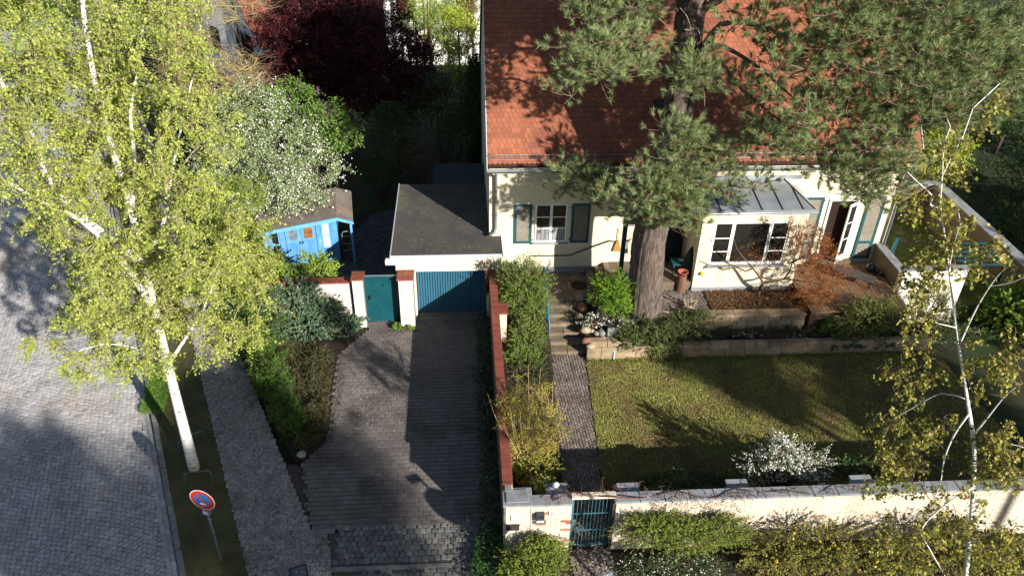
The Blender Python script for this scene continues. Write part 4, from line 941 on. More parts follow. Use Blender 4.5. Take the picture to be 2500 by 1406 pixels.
for (px, py, r_, lb_) in ((2125, 652, .17, 'largest of three dark glazed balls on the deck'), (2140, 660, .095, 'middle of three dark glazed balls on the deck'), (2151, 668, .08, 'smallest of three dark glazed balls on the deck')):
    p = Zp(px, py, 1.378+r_)
    tag(MB().lathe([(max(.001, r_*math.sin(t)), -r_*math.cos(t)) for t in np.linspace(0, math.pi, 13)], 22, p).build('glazed_ball', blk, smooth=True), lb_, 'ball', 'glazed balls on the deck')
lo_ = thing('lounger', 'flat dark grey lounger lying on the wooden deck', 'lounger', Zp(2085, 685, 1.4), R(-40))
lb('bed', mat('grey_mesh', lin('4c4743'), lin('3d3936'), rough=.85, scale=6), lo_, (-.75, .62, -.24, .24, .24, .28), bevel=.01)
for sx in (-.7, .52):
    for sy in (-.2, .16): lb('leg', iron, lo_, (sx, sx+.04, sy, sy+.04, -.02, .239))
MB().tube([(-.75, -.24, .3), (-1.0, -.24, .5)], .02, 6).build('back_frame', iron, lo_, local=True); MB().tube([(-.75, .24, .3), (-1.0, .24, .5)], .02, 6).build('back_frame', iron, lo_, local=True)
yb = Yp(1713, 668, BY-.05)
tag(MB().lathe([(.001, -.07), (.05, -.05), (.07, 0), (.05, .05), (.001, .07)], 14, yb).build('yellow_ornament', mat('yellow_paint', lin('c9b21e'), rough=.5), smooth=True), 'small yellow ornament on the bay wall', 'ornament')

# neighbouring houses
nh = thing('neighbour_house', 'white gabled neighbour house with dark red roof and iron window grille', 'house', (-11, 47, 0))
dvec = np.array([.69, -.724]); nin = np.array([.724, .69])
Ap = np.array([Yp(640, 130, 45)[0], 45.0])
def wl_(u, z, dd=0.): q2 = Ap-dvec*u+nin*dd; return (q2[0], q2[1], z)
nw = mat('neighbour_white', lin('e6e9ee'), lin('dcdfe6'), rough=.9, scale=2)
gab = [wl_(0, -.2), wl_(9, -.2), wl_(9, 4), wl_(5, 9.5), wl_(2.4, 6.4), wl_(.8, 3.7), wl_(0, 2.8)]
m = MB(); m.extr(gab, (nin[0]*3.2, nin[1]*3.2, 0)); m.build('wall', nw, nh)
rm = MB(); 
prof = [(-.35, 2.6), (.8, 3.78), (2.4, 6.5), (5, 9.6), (9.3, 3.8)]
for (u0, z0), (u1, z1) in zip(prof[:-1], prof[1:]):
    rm.extr([wl_(u0, z0, -.25), wl_(u1, z1, -.25), wl_(u1, z1, 3.4), wl_(u0, z0, 3.4)], (0, 0, .14))
rm.build('roof', mat('old_red_tile', lin('6b3428'), lin('55291f'), rough=.85, scale=3, bump=.5, bscale=14), nh)
def nwin(u0, u1, z0, z1, grille=False):
    m = MB(); m.extr([wl_(u0, z0, -.012), wl_(u1, z0, -.012), wl_(u1, z1, -.012), wl_(u0, z1, -.012)], (-nin[0]*.02, -nin[1]*.02, 0)); o = m.build('window', glass, nh)
    if grille:
        g_ = MB()
        for i in range(6): u = u0+(u1-u0)*i/5; g_.tube([wl_(u, z0-.2, -.12), wl_(u, z1+.2, -.12)], .02, 5)
        for i in range(4): z = z0+(z1-z0)*i/3; g_.tube([wl_(u0-.2, z, -.14), wl_(u1+.2, z, -.14)], .02, 5)
        g_.build('grille', iron, o)
nwin(.9, 2.0, 1.5, 2.9, True); nwin(4.4, 5.2, 5.2, 6.6); nwin(4.5, 5.5, 1.2, 2.6)
m = MB(); m.tube([wl_(2.3, 0, -.08), wl_(2.3, 5.6, -.08)], .09, 8); m.build('downspout', iron, nh)
nh2 = thing('white_house', 'white rendered house glimpsed behind the light green tree', 'house', (-1, 52, 0))
boxes('wall', mat('bright_render', lin('eceae4'), lin('e2dfd8'), rough=.9, scale=2), nh2, (-4.6, 1.6, 50, 58, -.2, 6.5))
rm = MB().add([(-5, 49.6, 6.45), (2, 49.6, 6.45), (2, 54, 10), (-5, 54, 10), (2, 58.4, 6.45), (-5, 58.4, 6.45)], [(0, 1, 2, 3), (3, 2, 4, 5), (0, 3, 5), (1, 4, 2)]); rm.build('roof', MATS['old_red_tile'], nh2)
for x in (-3.8, -.2): 
    o = boxes('window', glass, nh2, (x, x+1.1, 49.97, 49.998, 2.6, 4.2)); boxes('frame', white_m, o, (x-.08, x+1.18, 49.96, 49.969, 2.52, 2.6), (x-.08, x+1.18, 49.96, 49.969, 4.2, 4.28), (x+.52, x+.58, 49.955, 49.968, 2.6, 4.2))
tr = thing('wooden_trellis', 'tall orange wooden trellis before the white house', 'trellis', Yp(1030, 80, 48))
p = Yp(1030, 80, 48); pine_w = mat('orange_wood', lin('b5763f'), lin('96602f'), rough=.7, scale=4)
for dx in (-.35, .15, .55): boxes('upright', pine_w, tr, (p[0]+dx-.06, p[0]+dx+.06, 47.95, 48.05, -.2, 5.2))
for z in (2.2, 3.4, 4.6): boxes('crosspiece', pine_w, tr, (p[0]-.4, p[0]+.6, 47.9, 47.948, z, z+.1))
# =================================================================== vegetation
def unit(v): return v/(np.linalg.norm(v, axis=-1, keepdims=True)+1e-9)
def smooth_path(pts, step=.35):
    P = np.array(pts, float); Q = np.vstack([2*P[0]-P[1], P, 2*P[-1]-P[-2]]); out = []
    for i in range(1, len(Q)-2):
        n = max(1, int(np.linalg.norm(Q[i+1]-Q[i])/step))
        for k in range(n):
            t = k/n; a, b, c, d = Q[i-1], Q[i], Q[i+1], Q[i+2]
            out.append(.5*(2*b+(c-a)*t+(2*a-5*b+4*c-d)*t*t+(3*b-a-3*c+d)*t**3))
    out.append(P[-1]); return np.array(out)
def leaf_mesh(P, size, q, elong=1.35, wid=.42, up=.35, jitter=.35, sun=0.25):
    """one four-cornered, slightly folded leaf per point"""
    n = len(P); L = (size*q.uniform(1-jitter, 1+jitter, n))[:, None]*elong
    nr = unit(q.normal(size=(n, 3))+np.array([0, 0, up*2])+sun*np.array([.6, -.8, .5])*2)
    a = unit(np.cross(nr, q.normal(size=(n, 3)))); s = np.cross(nr, a)
    W = L*wid
    v0 = P-a*L*.5; v2 = P+a*L*.5; v1 = P+s*W*.5+nr*L*.07; v3 = P-s*W*.5+nr*L*.07
    return np.stack([v0, v1, v2, v3], 1).reshape(-1, 3), np.arange(4*n).reshape(-1, 4)
def tube_arrays(paths, rads, n=3):
    """many thin branches of equal point count k: paths (m,k,3), rads (m,k)"""
    paths = np.asarray(paths); m, k, _ = paths.shape
    T = unit(np.gradient(paths, axis=1)); ref = np.where(np.abs(T[..., 2:3]) < .9, np.array([0, 0, 1.0]), np.array([1.0, 0, 0]))
    a = unit(np.cross(T, ref)); b = np.cross(T, a)
    ang = np.arange(n)*2*math.pi/n
    V = paths[:, :, None, :]+rads[:, :, None, None]*(np.cos(ang)[:, None]*a[:, :, None, :]+np.sin(ang)[:, None]*b[:, :, None, :])
    idx = np.arange(m*k*n).reshape(m, k, n); nx = np.roll(idx, -1, 2)
    F = np.stack([idx[:, :-1], nx[:, :-1], nx[:, 1:], idx[:, 1:]], -1).reshape(-1, 4)
    return V.reshape(-1, 3), F
def to_local(par, V): return np.asarray(V)-np.array(par.location)
def add_np(name, V, F, mt, par, sm=False):
    me = np_mesh(name, to_local(par, V) if par is not None else V, F)
    if sm: me.polygons.foreach_set('use_smooth', [True]*len(me.polygons))
    return link_mesh(name, me, mt, par)
def limb_mesh(par, name, limbs, mt, sides=9):
    m = MB()
    for P, r0, r1 in limbs:
        k = len(P); t = np.linspace(0, 1, k); rr = r0+(r1-r0)*t**.8
        m.tube(P, rr, sides)
    return m.build(name, mt, par, smooth=True)
def grow(limbs, centres, q, droop=0.0, r0=.02, k=5, upbias=.3, wander=.12):
    """join every leaf cluster to the nearest branch so far"""
    nodes = np.concatenate([l[0][len(l[0])//5:] for l in limbs]); paths = []; rad = []
    C = np.array(centres); d = np.array([np.min(np.linalg.norm(nodes-c, axis=1)) for c in C]); C = C[np.argsort(d)]
    nodes = list(nodes); NA = np.array(nodes)
    for c in C:
        v = NA-c; dist = np.linalg.norm(v, axis=1)+upbias*np.maximum(0, v[:, 2])
        j = int(np.argmin(dist)); s = NA[j]; L = np.linalg.norm(c-s)
        t = np.linspace(0, 1, k)[:, None]; p = s+(c-s)*t
        bow = np.array([0, 0, .18*L if droop <= 0 else .30*L*droop])
        p = p+np.sin(t*math.pi)*bow+np.sin(t*math.pi)*q.normal(size=3)*wander*L
        paths.append(p); b = min(.045, r0*(.5+.5*L)); rad.append(np.linspace(b, b*.35, k))
        NA = np.vstack([NA, p[1:]])
    return np.array(paths), np.array(rad)
def ell(c, r, n, q, shell=.5):
    d = unit(q.normal(size=(n, 3))); u = q.uniform(0, 1, (n, 1))**shell
    return np.array(c)+d*u*np.array(r)
def E_(px, py, y, rpx, rpy, ry):
    c = Yp(px, py, y); s = proj(c)[0][2]/FPX
    return c, (rpx*s, ry, rpy*s/.84)
def px_path(pp, y0, y1, step=.35):
    n = len(pp); return smooth_path([Yp(px, py, y0+(y1-y0)*i/(n-1)) for i, (px, py) in enumerate(pp)], step)
def make_tree(name, label, cat, base, limbs, vols, leaf, bark, seed, per=60, size=.06, sig=.22, ncl=300, droop=0., group=None, twig_r=.016, shell=.45, bark_part='trunk', sub=4, leaf_kw={}, keep=None, twig_mat=None, flat=.75, hang=0.0, tight=.36):
    q = np.random.default_rng(seed); t = thing(name, label, cat, tuple(base), group=group)
    limb_mesh(t, bark_part, limbs, bark)
    vol = np.array([r[0]*r[1]*r[2] for _, r in vols])**.75; share = vol/vol.sum()
    C = np.concatenate([ell(c, r, max(3, int(ncl*s)), q, shell) for (c, r), s in zip(vols, share)])
    if keep is not None: C = C[keep(C)]
    P, Rr = grow(limbs, C, q, droop, twig_r)
    V, F = tube_arrays(P, Rr, 4)
    # fine twigs in each cluster
    m = len(C)*sub; ends = P[:, -1][np.repeat(np.arange(len(C)), sub)]; tips = ends+q.normal(size=(m, 3))*sig*np.array([1, 1, flat])*1.2+np.array([0, 0, -.5*sig*droop])-np.array([0, 0, 1.0])*hang*q.uniform(.4, 1.2, (m, 1))
    mid = (ends+tips)/2+q.normal(size=(m, 3))*sig*.2+np.array([0, 0, .1])*(1 if droop else .3)
    V2, F2 = tube_arrays(np.stack([ends, mid, tips], 1), np.tile(np.array([.0055, .004, .002]), (m, 1)), 3)
    add_np('branches', np.vstack([V, V2]), np.vstack([F, F2+len(V)]), twig_mat or bark, t)
    if per:
        n = int(len(C)*per); i = q.integers(0, m, n); u = q.uniform(.1, 1.05, (n, 1))
        LP = ends[i]*(1-u)**2+2*mid[i]*u*(1-u)+tips[i]*u**2+q.normal(size=(n, 3))*sig*tight
        V, F = leaf_mesh(LP, size, q, **leaf_kw); add_np('crown', V, F, leaf, t)
    return t, C
def lump(d, q, k=4, amp=.16):
    s = 0
    for _ in range(k): s = s+np.sin((d @ q.normal(size=3))*q.uniform(2.5, 6)+q.uniform(0, 6.28))
    return 1+amp*s/math.sqrt(k)*1.2
def make_shrub(name, label, vols, leaf, seed, n=6000, size=.05, stems=24, cat='shrub', stem_mat=None, shell=.33, group=None, z0=None, leaf_kw={}, amp=.16, extra=None, twigs=0, base=None, rough=.06):
    """vols: list of (centre, radii); leaves in an uneven shell, stems from the base"""
    q = np.random.default_rng(seed); c0 = np.mean([c for c, _ in vols], 0); zb = z0 if z0 is not None else min(c[2]-r[2] for c, r in vols)
    b = np.array([c0[0], c0[1], zb]) if base is None else np.array(base)
    t = thing(name, label, cat, tuple(b), group=group)
    w_ = np.array([(r[0]*r[1]*r[2])**.67 for _, r in vols]); w_ /= w_.sum(); PP = []; SP = []; shoots = []
    for (c, r), s in zip(vols, w_):
        k = int(n*s); lq = np.random.default_rng(seed+len(PP)*7+1); kt = max(12, k//14)
        d = unit(q.normal(size=(kt, 3))+[0, 0, .25]); f = lump(d, lq, 5, amp)*np.clip(q.normal(1.0, .13, kt), .6, 1.35)
        tip = np.array(c)+d*f[:, None]*np.array(r); root = np.array(c)+d*(f*q.uniform(.35, .7, kt))[:, None]*np.array(r)+q.normal(size=(kt, 3))*.04
        i = q.integers(0, kt, k); u = q.uniform(0, 1, (k, 1))**.6
        P = root[i]*(1-u)+tip[i]*u+q.normal(size=(k, 3))*rough*.5*(1.2-u); shoots.append(np.stack([root, (root+tip)/2+q.normal(size=(kt, 3))*.015, tip], 1))
        P = P[P[:, 2] > zb+.02]; PP.append(P)
        ks = max(2, int(stems*s)); SP.append(np.array(c)+unit(q.normal(size=(ks, 3))+[0, 0, .4])*np.array(r)*q.uniform(.6, 1.0, (ks, 1)))
    PP = np.concatenate(PP); V, F = leaf_mesh(PP, size, q, **leaf_kw); add_np('foliage', V, F, leaf, t)
    SP = np.concatenate(SP); m = len(SP); bb = b+q.normal(size=(m, 3))*np.array([.12, .12, 0])
    mid = bb*.5+SP*.5+q.normal(size=(m, 3))*.08
    V, F = tube_arrays(np.stack([bb, mid, SP], 1), np.tile(np.array([.018, .012, .005]), (m, 1)), 4)
    SH = np.concatenate(shoots); SH = SH[SH[:, 0, 2] > zb]; V2, F2 = tube_arrays(SH, np.tile(np.array([.006, .004, .0025]), (len(SH), 1)), 3)
    add_np('stems', np.vstack([V, V2]), np.vstack([F, F2+len(V)]), stem_mat or twig_brown, t)
    if extra:
        nm, mt_, k, sz, kw = extra; kw = dict(kw); cl = kw.pop('clump', 1)
        i = np.repeat(q.integers(0, len(PP), k), cl); d = unit(PP[i]-c0+q.normal(size=(len(i), 3))*(.35 if cl > 1 else 0)); V, F = leaf_mesh(PP[i]+d*.03+np.array([.01, -.02, .03]), sz, q, **kw); tag(add_np(nm, V, F, mt_, t), kind='stuff')
    return t
twig_brown = mat('twig_bark', lin('5c4a3a'), lin('43362b'), rough=.9, scale=8)
birch_bark = None
def birchmat():
    m = bpy.data.materials.new('birch_bark'); m.use_nodes = True; MATS['birch_bark'] = m
    t = m.node_tree; N = t.nodes; L = t.links; P = N['Principled BSDF']; P.inputs['Roughness'].default_value = .7
    g = N.new('ShaderNodeNewGeometry'); mp = N.new('ShaderNodeMapping'); mp.inputs['Scale'].default_value = (1.5, 1.5, 9); L.new(g.outputs['Position'], mp.inputs[0])
    n = N.new('ShaderNodeTexNoise'); n.inputs['Scale'].default_value = 2.2; n.inputs['Detail'].default_value = 5; L.new(mp.outputs[0], n.inputs['Vector'])
    r = N.new('ShaderNodeValToRGB'); e = r.color_ramp.elements; e[0].position = .34; e[0].color = (.035, .03, .027, 1); e[1].position = .42; e[1].color = (.72, .69, .64, 1)
    L.new(n.outputs[0], r.inputs[0]); L.new(r.outputs[0], P.inputs['Base Color'])
    b = N.new('ShaderNodeBump'); b.inputs['Strength'].default_value = .4; b.inputs['Distance'].default_value = .01; L.new(n.outputs[0], b.inputs['Height']); L.new(b.outputs[0], P.inputs['Normal'])
    return m
birch_bark = birchmat()
birch_twig = mat('birch_twig', lin('a5977a'), lin('85765a'), rough=.8, scale=6)
leaf_birch = leafmat('birch_leaf', [lin('b6bc5a'), lin('9dab47'), lin('acb352'), lin('748c38'), lin('c2c474')], trans=.35)
leaf_lime = leafmat('lime_leaf', [lin('8d9c38'), lin('758a2e'), lin('9ea540'), lin('5f7826')], trans=.35)
# ---- street birch, left
ch_ = [(475, 1142), (440, 1010), (410, 890), (378, 760), (350, 640), (322, 520), (285, 400), (245, 260), (222, 150), (205, 40), (195, -90)]
LB = [(px_path(ch_, 15.83, 16.1), .158, .04),
      (px_path([(378, 760), (300, 640), (195, 536), (108, 497), (30, 450), (-60, 400)], 15.9, 14.6), .09, .022),
      (px_path([(350, 640), (240, 560), (150, 480), (104, 410), (86, 338), (32, 266), (0, 190), (-30, 100)], 15.9, 15.0), .10, .025),
      (px_path([(322, 520), (330, 400), (318, 280), (335, 180), (350, 60)], 16, 17.2), .06, .015),
      (px_path([(350, 640), (400, 540), (420, 420), (445, 300), (470, 190)], 16, 17.5), .06, .015),
      (px_path([(410, 890), (470, 800), (512, 720), (540, 640), (580, 560)], 15.9, 17.4), .05, .014),
      (px_path([(410, 890), (330, 850), (250, 840), (160, 870)], 15.9, 14.9), .022, .008)]
vols = [E_(250, 250, 16.2, 270, 290, 2.8), E_(330, 560, 16, 300, 230, 2.7), E_(270, 800, 15.6, 190, 120, 1.8), E_(110, 330, 15.3, 160, 230, 2), E_(440, 330, 17, 140, 170, 1.8), E_(530, 700, 17, 130, 150, 1.2), E_(250, 910, 15.2, 120, 50, .9), E_(430, 830, 15.4, 130, 80, .7), E_(330, 700, 14.6, 200, 130, .8), E_(560, 800, 16.6, 110, 90, .9), E_(400, 560, 14.4, 180, 150, .8), E_(600, 620, 17.2, 80, 110, 1.0), E_(130, 120, 15.8, 200, 170, 2.2), E_(380, 60, 16.8, 110, 120, 1.8)]
make_tree('birch_tree', 'tall white barked birch in fresh yellow green leaf on the verge', 'tree', Zp(475, 1142), LB, vols, leaf_birch, birch_bark, 21, per=145, size=.043, sig=.18, ncl=900, droop=.8, twig_mat=birch_twig, shell=.5, leaf_kw=dict(wid=.62, jitter=.5), sub=8, hang=.22, tight=.2, keep=lambda C: np.sin(C[:, 0]*2.3+1)+np.sin(C[:, 1]*2.1)+np.sin(C[:, 2]*2.6+.5) > -1.2)
# ---- second street tree behind it
b2 = Zp(545, 800)
L2_ = [(smooth_path([b2, b2+[-.05, .1, 1.6], Yp(515, 700, b2[1]), Yp(530, 600, b2[1]), Yp(560, 480, b2[1])]), .09, .02), (px_path([(515, 700), (560, 640), (620, 600)], b2[1], b2[1]+.4), .04, .01), (px_path([(515, 700), (470, 640), (440, 560)], b2[1], b2[1]), .04, .01)]
make_tree('young_street_tree', 'smaller fresh green tree between birch and blue shed', 'tree', b2, L2_, [E_(585, 660, b2[1], 95, 150, 1.2), E_(620, 780, b2[1]-.3, 60, 90, .8), E_(560, 520, b2[1], 100, 100, 1.2), E_(640, 640, b2[1], 55, 70, .8)], leaf_lime, twig_brown, 22, per=110, size=.06, sig=.2, ncl=170)
# ---- apple in blossom behind the shed
leaf_apple = leafmat('apple_leaf', [lin('9cab70'), lin('7f9a54'), lin('b4bd94'), lin('6c8a46'), lin('c4c9b0')], trans=.3)
petal = leafmat('white_petal', [lin('f2f0ec'), lin('efe6e6'), lin('f6f4ee')], trans=.35)
ba = np.array([-7.0, 29.2, 0])
LA = [(smooth_path([ba, ba+[.1, 0, 1.0], Yp(640, 420, 29), Yp(620, 330, 29)]), .16, .04), (px_path([(650, 470), (720, 430), (790, 400)], 29, 28.6), .07, .02), (px_path([(645, 450), (560, 420), (510, 360)], 29, 29), .07, .02), (px_path([(640, 420), (700, 330), (740, 290)], 29, 29.5), .06, .02)]
va = [E_(735, 492, 26.9, 85, 26, .6), E_(680, 478, 26.7, 110, 38, .7), E_(590, 500, 26.9, 80, 50, .7), E_(650, 380, 29, 160, 130, 2.3), E_(740, 420, 28.6, 95, 100, 1.6), E_(560, 440, 28.6, 100, 90, 1.5), E_(690, 500, 27.6, 130, 35, .8), E_(600, 280, 29.2, 110, 65, 1.4), E_(560, 330, 29, 90, 80, 1.4)]
ta, CA = make_tree('apple_tree', 'spreading apple tree with scattered white blossom above the blue shed', 'tree', ba, LA, va, leaf_apple, twig_brown, 23, per=120, size=.058, sig=.24, ncl=470, shell=.42, sub=7, tight=.22)
q = np.random.default_rng(5); k = CA[q.integers(0, len(CA), 6500)]+q.normal(size=(6500, 3))*.22; k = k[(k[:, 0] > -7.4) | (q.uniform(size=len(k)) < .4)]
V, F = leaf_mesh(k+np.array([.06, -.12, .05]), .06, q, elong=1.0, wid=.95); add_np('blossom', V, F, petal, ta)
# ---- lilac
leaf_lilac = leafmat('lilac_leaf', [lin('6f8f3c'), lin('567a30'), lin('87a04e')], trans=.3); lil = leafmat('lilac_flower', [lin('8d4f8a'), lin('6e3a63'), lin('a56aa5')], trans=.25)
bl = np.array([-5.6, 29.9, 0])
LL = [(smooth_path([bl, bl+[0, 0, 1], Yp(750, 330, 29.9), Yp(740, 270, 29.9)]), .06, .02), (px_path([(755, 370), (820, 320), (870, 290)], 29.9, 29.7), .04, .015), (px_path([(750, 360), (700, 300), (660, 250)], 29.9, 30), .04, .015)]
vl = [E_(745, 285, 29.9, 105, 70, 1.1), E_(830, 320, 29.7, 60, 60, .8), E_(690, 235, 30.2, 70, 35, .8)]
tl, CL = make_tree('lilac', 'lilac bush with purple flower tips behind the apple tree', 'shrub', bl, LL, vl, leaf_lilac, twig_brown, 24, per=75, size=.075, sig=.2, ncl=130)
k = CL[q.integers(0, len(CL), 70)]+q.normal(size=(70, 3))*.15; k = (k[:, None, :]+q.normal(size=(70, 22, 3))*np.array([.03, .03, .07])).reshape(-1, 3)
V, F = leaf_mesh(k+np.array([0, -.1, .15]), .035, q, elong=1, wid=.9); add_np('flowers', V, F, lil, tl)
# ---- copper maple
leaf_cop = leafmat('copper_leaf', [lin('46181f'), lin('331118'), lin('5c2023'), lin('280e13'), lin('52201b')], trans=.2)
bc = np.array([-5.5, 37.5, 0])
LC = [(smooth_path([bc, bc+[0, 0, 2], Yp(820, 160, 37.5), Yp(820, 40, 37.5)]), .2, .05), (px_path([(815, 260), (720, 180), (660, 120)], 37.5, 37), .09, .02), (px_path([(815, 260), (900, 200), (980, 160)], 37.5, 37), .09, .02), (px_path([(818, 180), (760, 60), (740, -40)], 37.5, 38), .08, .02)]
vc = [E_(780, 110, 37.3, 160, 120, 2.6), E_(920, 170, 37, 130, 110, 2.2), E_(840, 200, 36.4, 180, 70, 1.6), E_(700, 150, 36.6, 80, 100, 1.6), E_(850, 110, 36.2, 120, 90, 1.4), E_(1000, 150, 37, 70, 70, 1.4), E_(720, 210, 36, 90, 60, 1.4), E_(690, 40, 38, 70, 80, 1.8), E_(1010, 230, 36.6, 90, 65, 1.4), E_(850, 20, 38, 150, 60, 2)]
make_tree('copper_maple', 'broad copper leaved maple in the rear garden', 'tree', bc, LC, vc, leaf_cop, twig_brown, 25, per=130, size=.095, sig=.3, ncl=760, shell=.45, flat=.4)
# ---- bare yellow-twigged tree
bb_ = np.array([-12.5, 31, 0]); yb_ = mat('lichen_bark', lin('b5a478'), lin('93835f'), rough=.9, scale=5)
LBt = [(smooth_path([bb_, bb_+[.2, 0, 3], Yp(440, 240, 31), Yp(430, 120, 31), Yp(420, 10, 31)]), .14, .04), (px_path([(440, 240), (490, 235), (540, 225), (600, 215), (640, 175)], 31, 30.5), .06, .012), (px_path([(435, 180), (500, 185), (560, 190), (620, 160)], 31, 31), .05, .012), (px_path([(430, 110), (410, 40), (440, 14), (520, 14), (600, 18)], 31, 31.5), .06, .012), (px_path([(440, 220), (500, 160), (560, 140)], 31, 31), .05, .012)]
make_tree('bare_tree', 'still leafless tree with yellowish twigs beside the birch crown', 'tree', bb_, LBt, [E_(560, 185, 31, 95, 55, 1.3), E_(540, 20, 31.5, 110, 35, 1.2), E_(450, 130, 31, 60, 110, 1.5)], None, yb_, 26, per=0, sig=.4, ncl=330, sub=8, twig_r=.026)
# ---- trees and shrubs at the back
leaf_lt = leafmat('light_leaf', [lin('8fa64c'), lin('a9b85c'), lin('748f3c')], trans=.35); leaf_dk = leafmat('dark_leaf', [lin('3c5a2a'), lin('2f4a24'), lin('4b6a30')], trans=.25)
leaf_yg = leafmat('yellowgreen_leaf', [lin('a9b43c'), lin('8da034'), lin('c0c24e')], trans=.35)
leaf_olive = leafmat('olive_leaf', [lin('8a7a44'), lin('6f6a38'), lin('9c8a54')], trans=.3)
def simple_tree(name, label, px, py, y, rx, ry, ryy, leaf, seed, ncl=110, per=90, size=.08, group=None, bark=twig_brown, sig=.3):
    c, r = E_(px, py, y, rx, ry, ryy); b = np.array([c[0], c[1], -.15])
    lim = [(smooth_path([b, b*.6+c*.4+[.1, 0, 0], c, c+[0, 0, r[2]*.7]], .5), .05+.03*r[2], .02)]+[(smooth_path([b*.5+c*.5, c+np.array([math.cos(a)*r[0]*.6, math.sin(a)*r[1]*.6, r[2]*.1])], .5), .05, .015) for a in (0, 1.6, 3.1, 4.7)]
    make_tree(name, label, 'tree', b, lim, [(c, r)], leaf, bark, seed, per=per, size=size, sig=sig, ncl=ncl, group=group)
simple_tree('light_green_tree', 'airy light green tree in front of the white house', 1045, 50, 45, 75, 110, 2.2, leaf_lt, 31, 120, 110)
simple_tree('yellow_green_bush_tree', 'bright yellow green tree left of the tiled roof', 1120, 120, 41, 45, 90, 1.6, leaf_yg, 32, 100, 90)
simple_tree('budding_tree', 'pale olive tree in bud at the top beside the roof edge', 1150, 20, 48, 50, 60, 1.6, leaf_olive, 33, 60, 70)
def dark_shrub(name, label, px, py, y, rx, ry, ryy, leaf, seed, n=3500, size=.08):
    c, r = E_(px, py, y, rx, ry, ryy); make_shrub(name, label, [(c, r)], leaf, seed, n=n, size=size, z0=-.15, shell=.4)
c, r = E_(1160, 200, 34, 16, 150, .6)
make_shrub('column_conifer', 'narrow dark columnar conifer close to the gable', [(np.array([c[0], 34, 2.6]), (.55, .55, 3.2))], leafmat('conifer_leaf', [lin('2c4220'), lin('3a5428'), lin('22341a')], trans=.1), 34, n=9000, size=.09, z0=-.15, cat='conifer', amp=.06)
dark_shrub('shaded_shrub', 'large dark shrub below the copper maple', 1080, 240, 35.5, 80, 55, 1.5, leaf_dk, 35)
dark_shrub('shaded_shrub', 'dark shrub behind the annex roof', 1120, 330, 33, 60, 50, 1.2, leaf_dk, 36)
dark_shrub('shaded_shrub', 'low dark shrub at the edge of the courtyard curve', 930, 415, 31.5, 55, 30, .8, leaf_dk, 37, 2500)
dark_shrub('shaded_shrub', 'brownish twiggy shrub behind the garage roof corner', 1020, 390, 31.5, 50, 40, .8, leafmat('brown_leaf', [lin('5c4a34'), lin('463a2a'), lin('6b5a3c')], trans=.2), 38, 2200, .06)
dark_shrub('shaded_shrub', 'tall dark shrub right of the lilac', 960, 320, 34, 60, 55, 1.3, leaf_dk, 39)
dark_shrub('red_hedge', 'low copper red hedge before the neighbour house', 620, 158, 42, 60, 14, .8, leaf_cop, 40, 3000)
for i, (px, py, y, rx, ry, lf, lab) in enumerate([(60, 60, 40, 120, 90, leaf_lt, 'pale tree across the street behind the birch crown'), (330, 40, 58, 120, 70, leaf_lt, 'distant light tree behind the bare branches'), (440, 90, 44, 50, 60, leaf_dk, 'dark evergreen beside the white neighbour house'), (880, -20, 62, 150, 60, leaf_lt, 'distant light tree above the copper maple'), (2480, 240, 36, 70, 70, leaf_dk, 'dark leafy tree at the right edge behind the pine')]):
    simple_tree('garden_tree', lab, px, py, y, rx, ry, 3, lf, 50+i, 90, 80, .1, sig=.4)
c, r = E_(2300, 370, 29, 70, 60, 1.2)
make_shrub('golden_shrub', 'golden green shrub at the right corner of the house', [(c, r)], leaf_yg, 61, n=4500, size=.09, z0=.3)
for i, (x, y, r_, lab) in enumerate([(22.5, 27.5, 1.0, 'dark shrub beyond the boundary wall, nearest the house'), (25.5, 31, 1.4, 'large dark shrub in the garden beyond the boundary wall'), (23.5, 35, 1.2, 'dark shrub far back beyond the boundary wall'), (22.0, 23.5, .9, 'dark shrub beyond the boundary wall at the right edge'), (29, 36, 1.6, 'broad dark shrub at the back of the next garden')]):
    make_shrub('shaded_shrub', lab, [(np.array([x, y, r_*.6]), (r_, r_, r_*.8))], leaf_dk, 170+i, n=2600, size=.1, z0=-.19, amp=.3)
c, r = E_(2460, 760, 21.5, 60, 60, .9)
make_shrub('laurel_shrub', 'bright green leafy shrub at the right edge before the boundary wall', [(c, r)], leafmat('laurel_leaf', [lin('7fa03c'), lin('95b04a'), lin('5f8430')], trans=.3), 62, n=3500, size=.10, z0=0.)

# ---- big pine
pine_bark = mat('pine_bark', lin('75675f'), lin('2e2622'), rough=.95, scale=8, stretch=(3.2, 3.2, .4), bump=1.0, bscale=11)
needle = leafmat('pine_needle', [lin('7a925f'), lin('8ca068'), lin('647c4e'), lin('9fa670'), lin('a29a68')], trans=.12, rough=.5, spec=.4)
qn = np.random.default_rng(77)
def tuft_variant(n=60, L=.19):
    t = qn.uniform(0, .20, n); th = R(1)*qn.uniform(14, 58, n); ph = qn.uniform(0, 6.283, n)
    d = np.stack([np.sin(th)*np.cos(ph), np.sin(th)*np.sin(ph), np.cos(th)], 1); b = np.stack([0*t, 0*t, t], 1)
    s = unit(np.cross(d, qn.normal(size=(n, 3))))*.0062; ln = (L*qn.uniform(.75, 1.15, n))[:, None]
    return np.stack([b-s, b+s, b+d*ln], 1).reshape(-1, 3)
TV = [tuft_variant() for _ in range(6)]
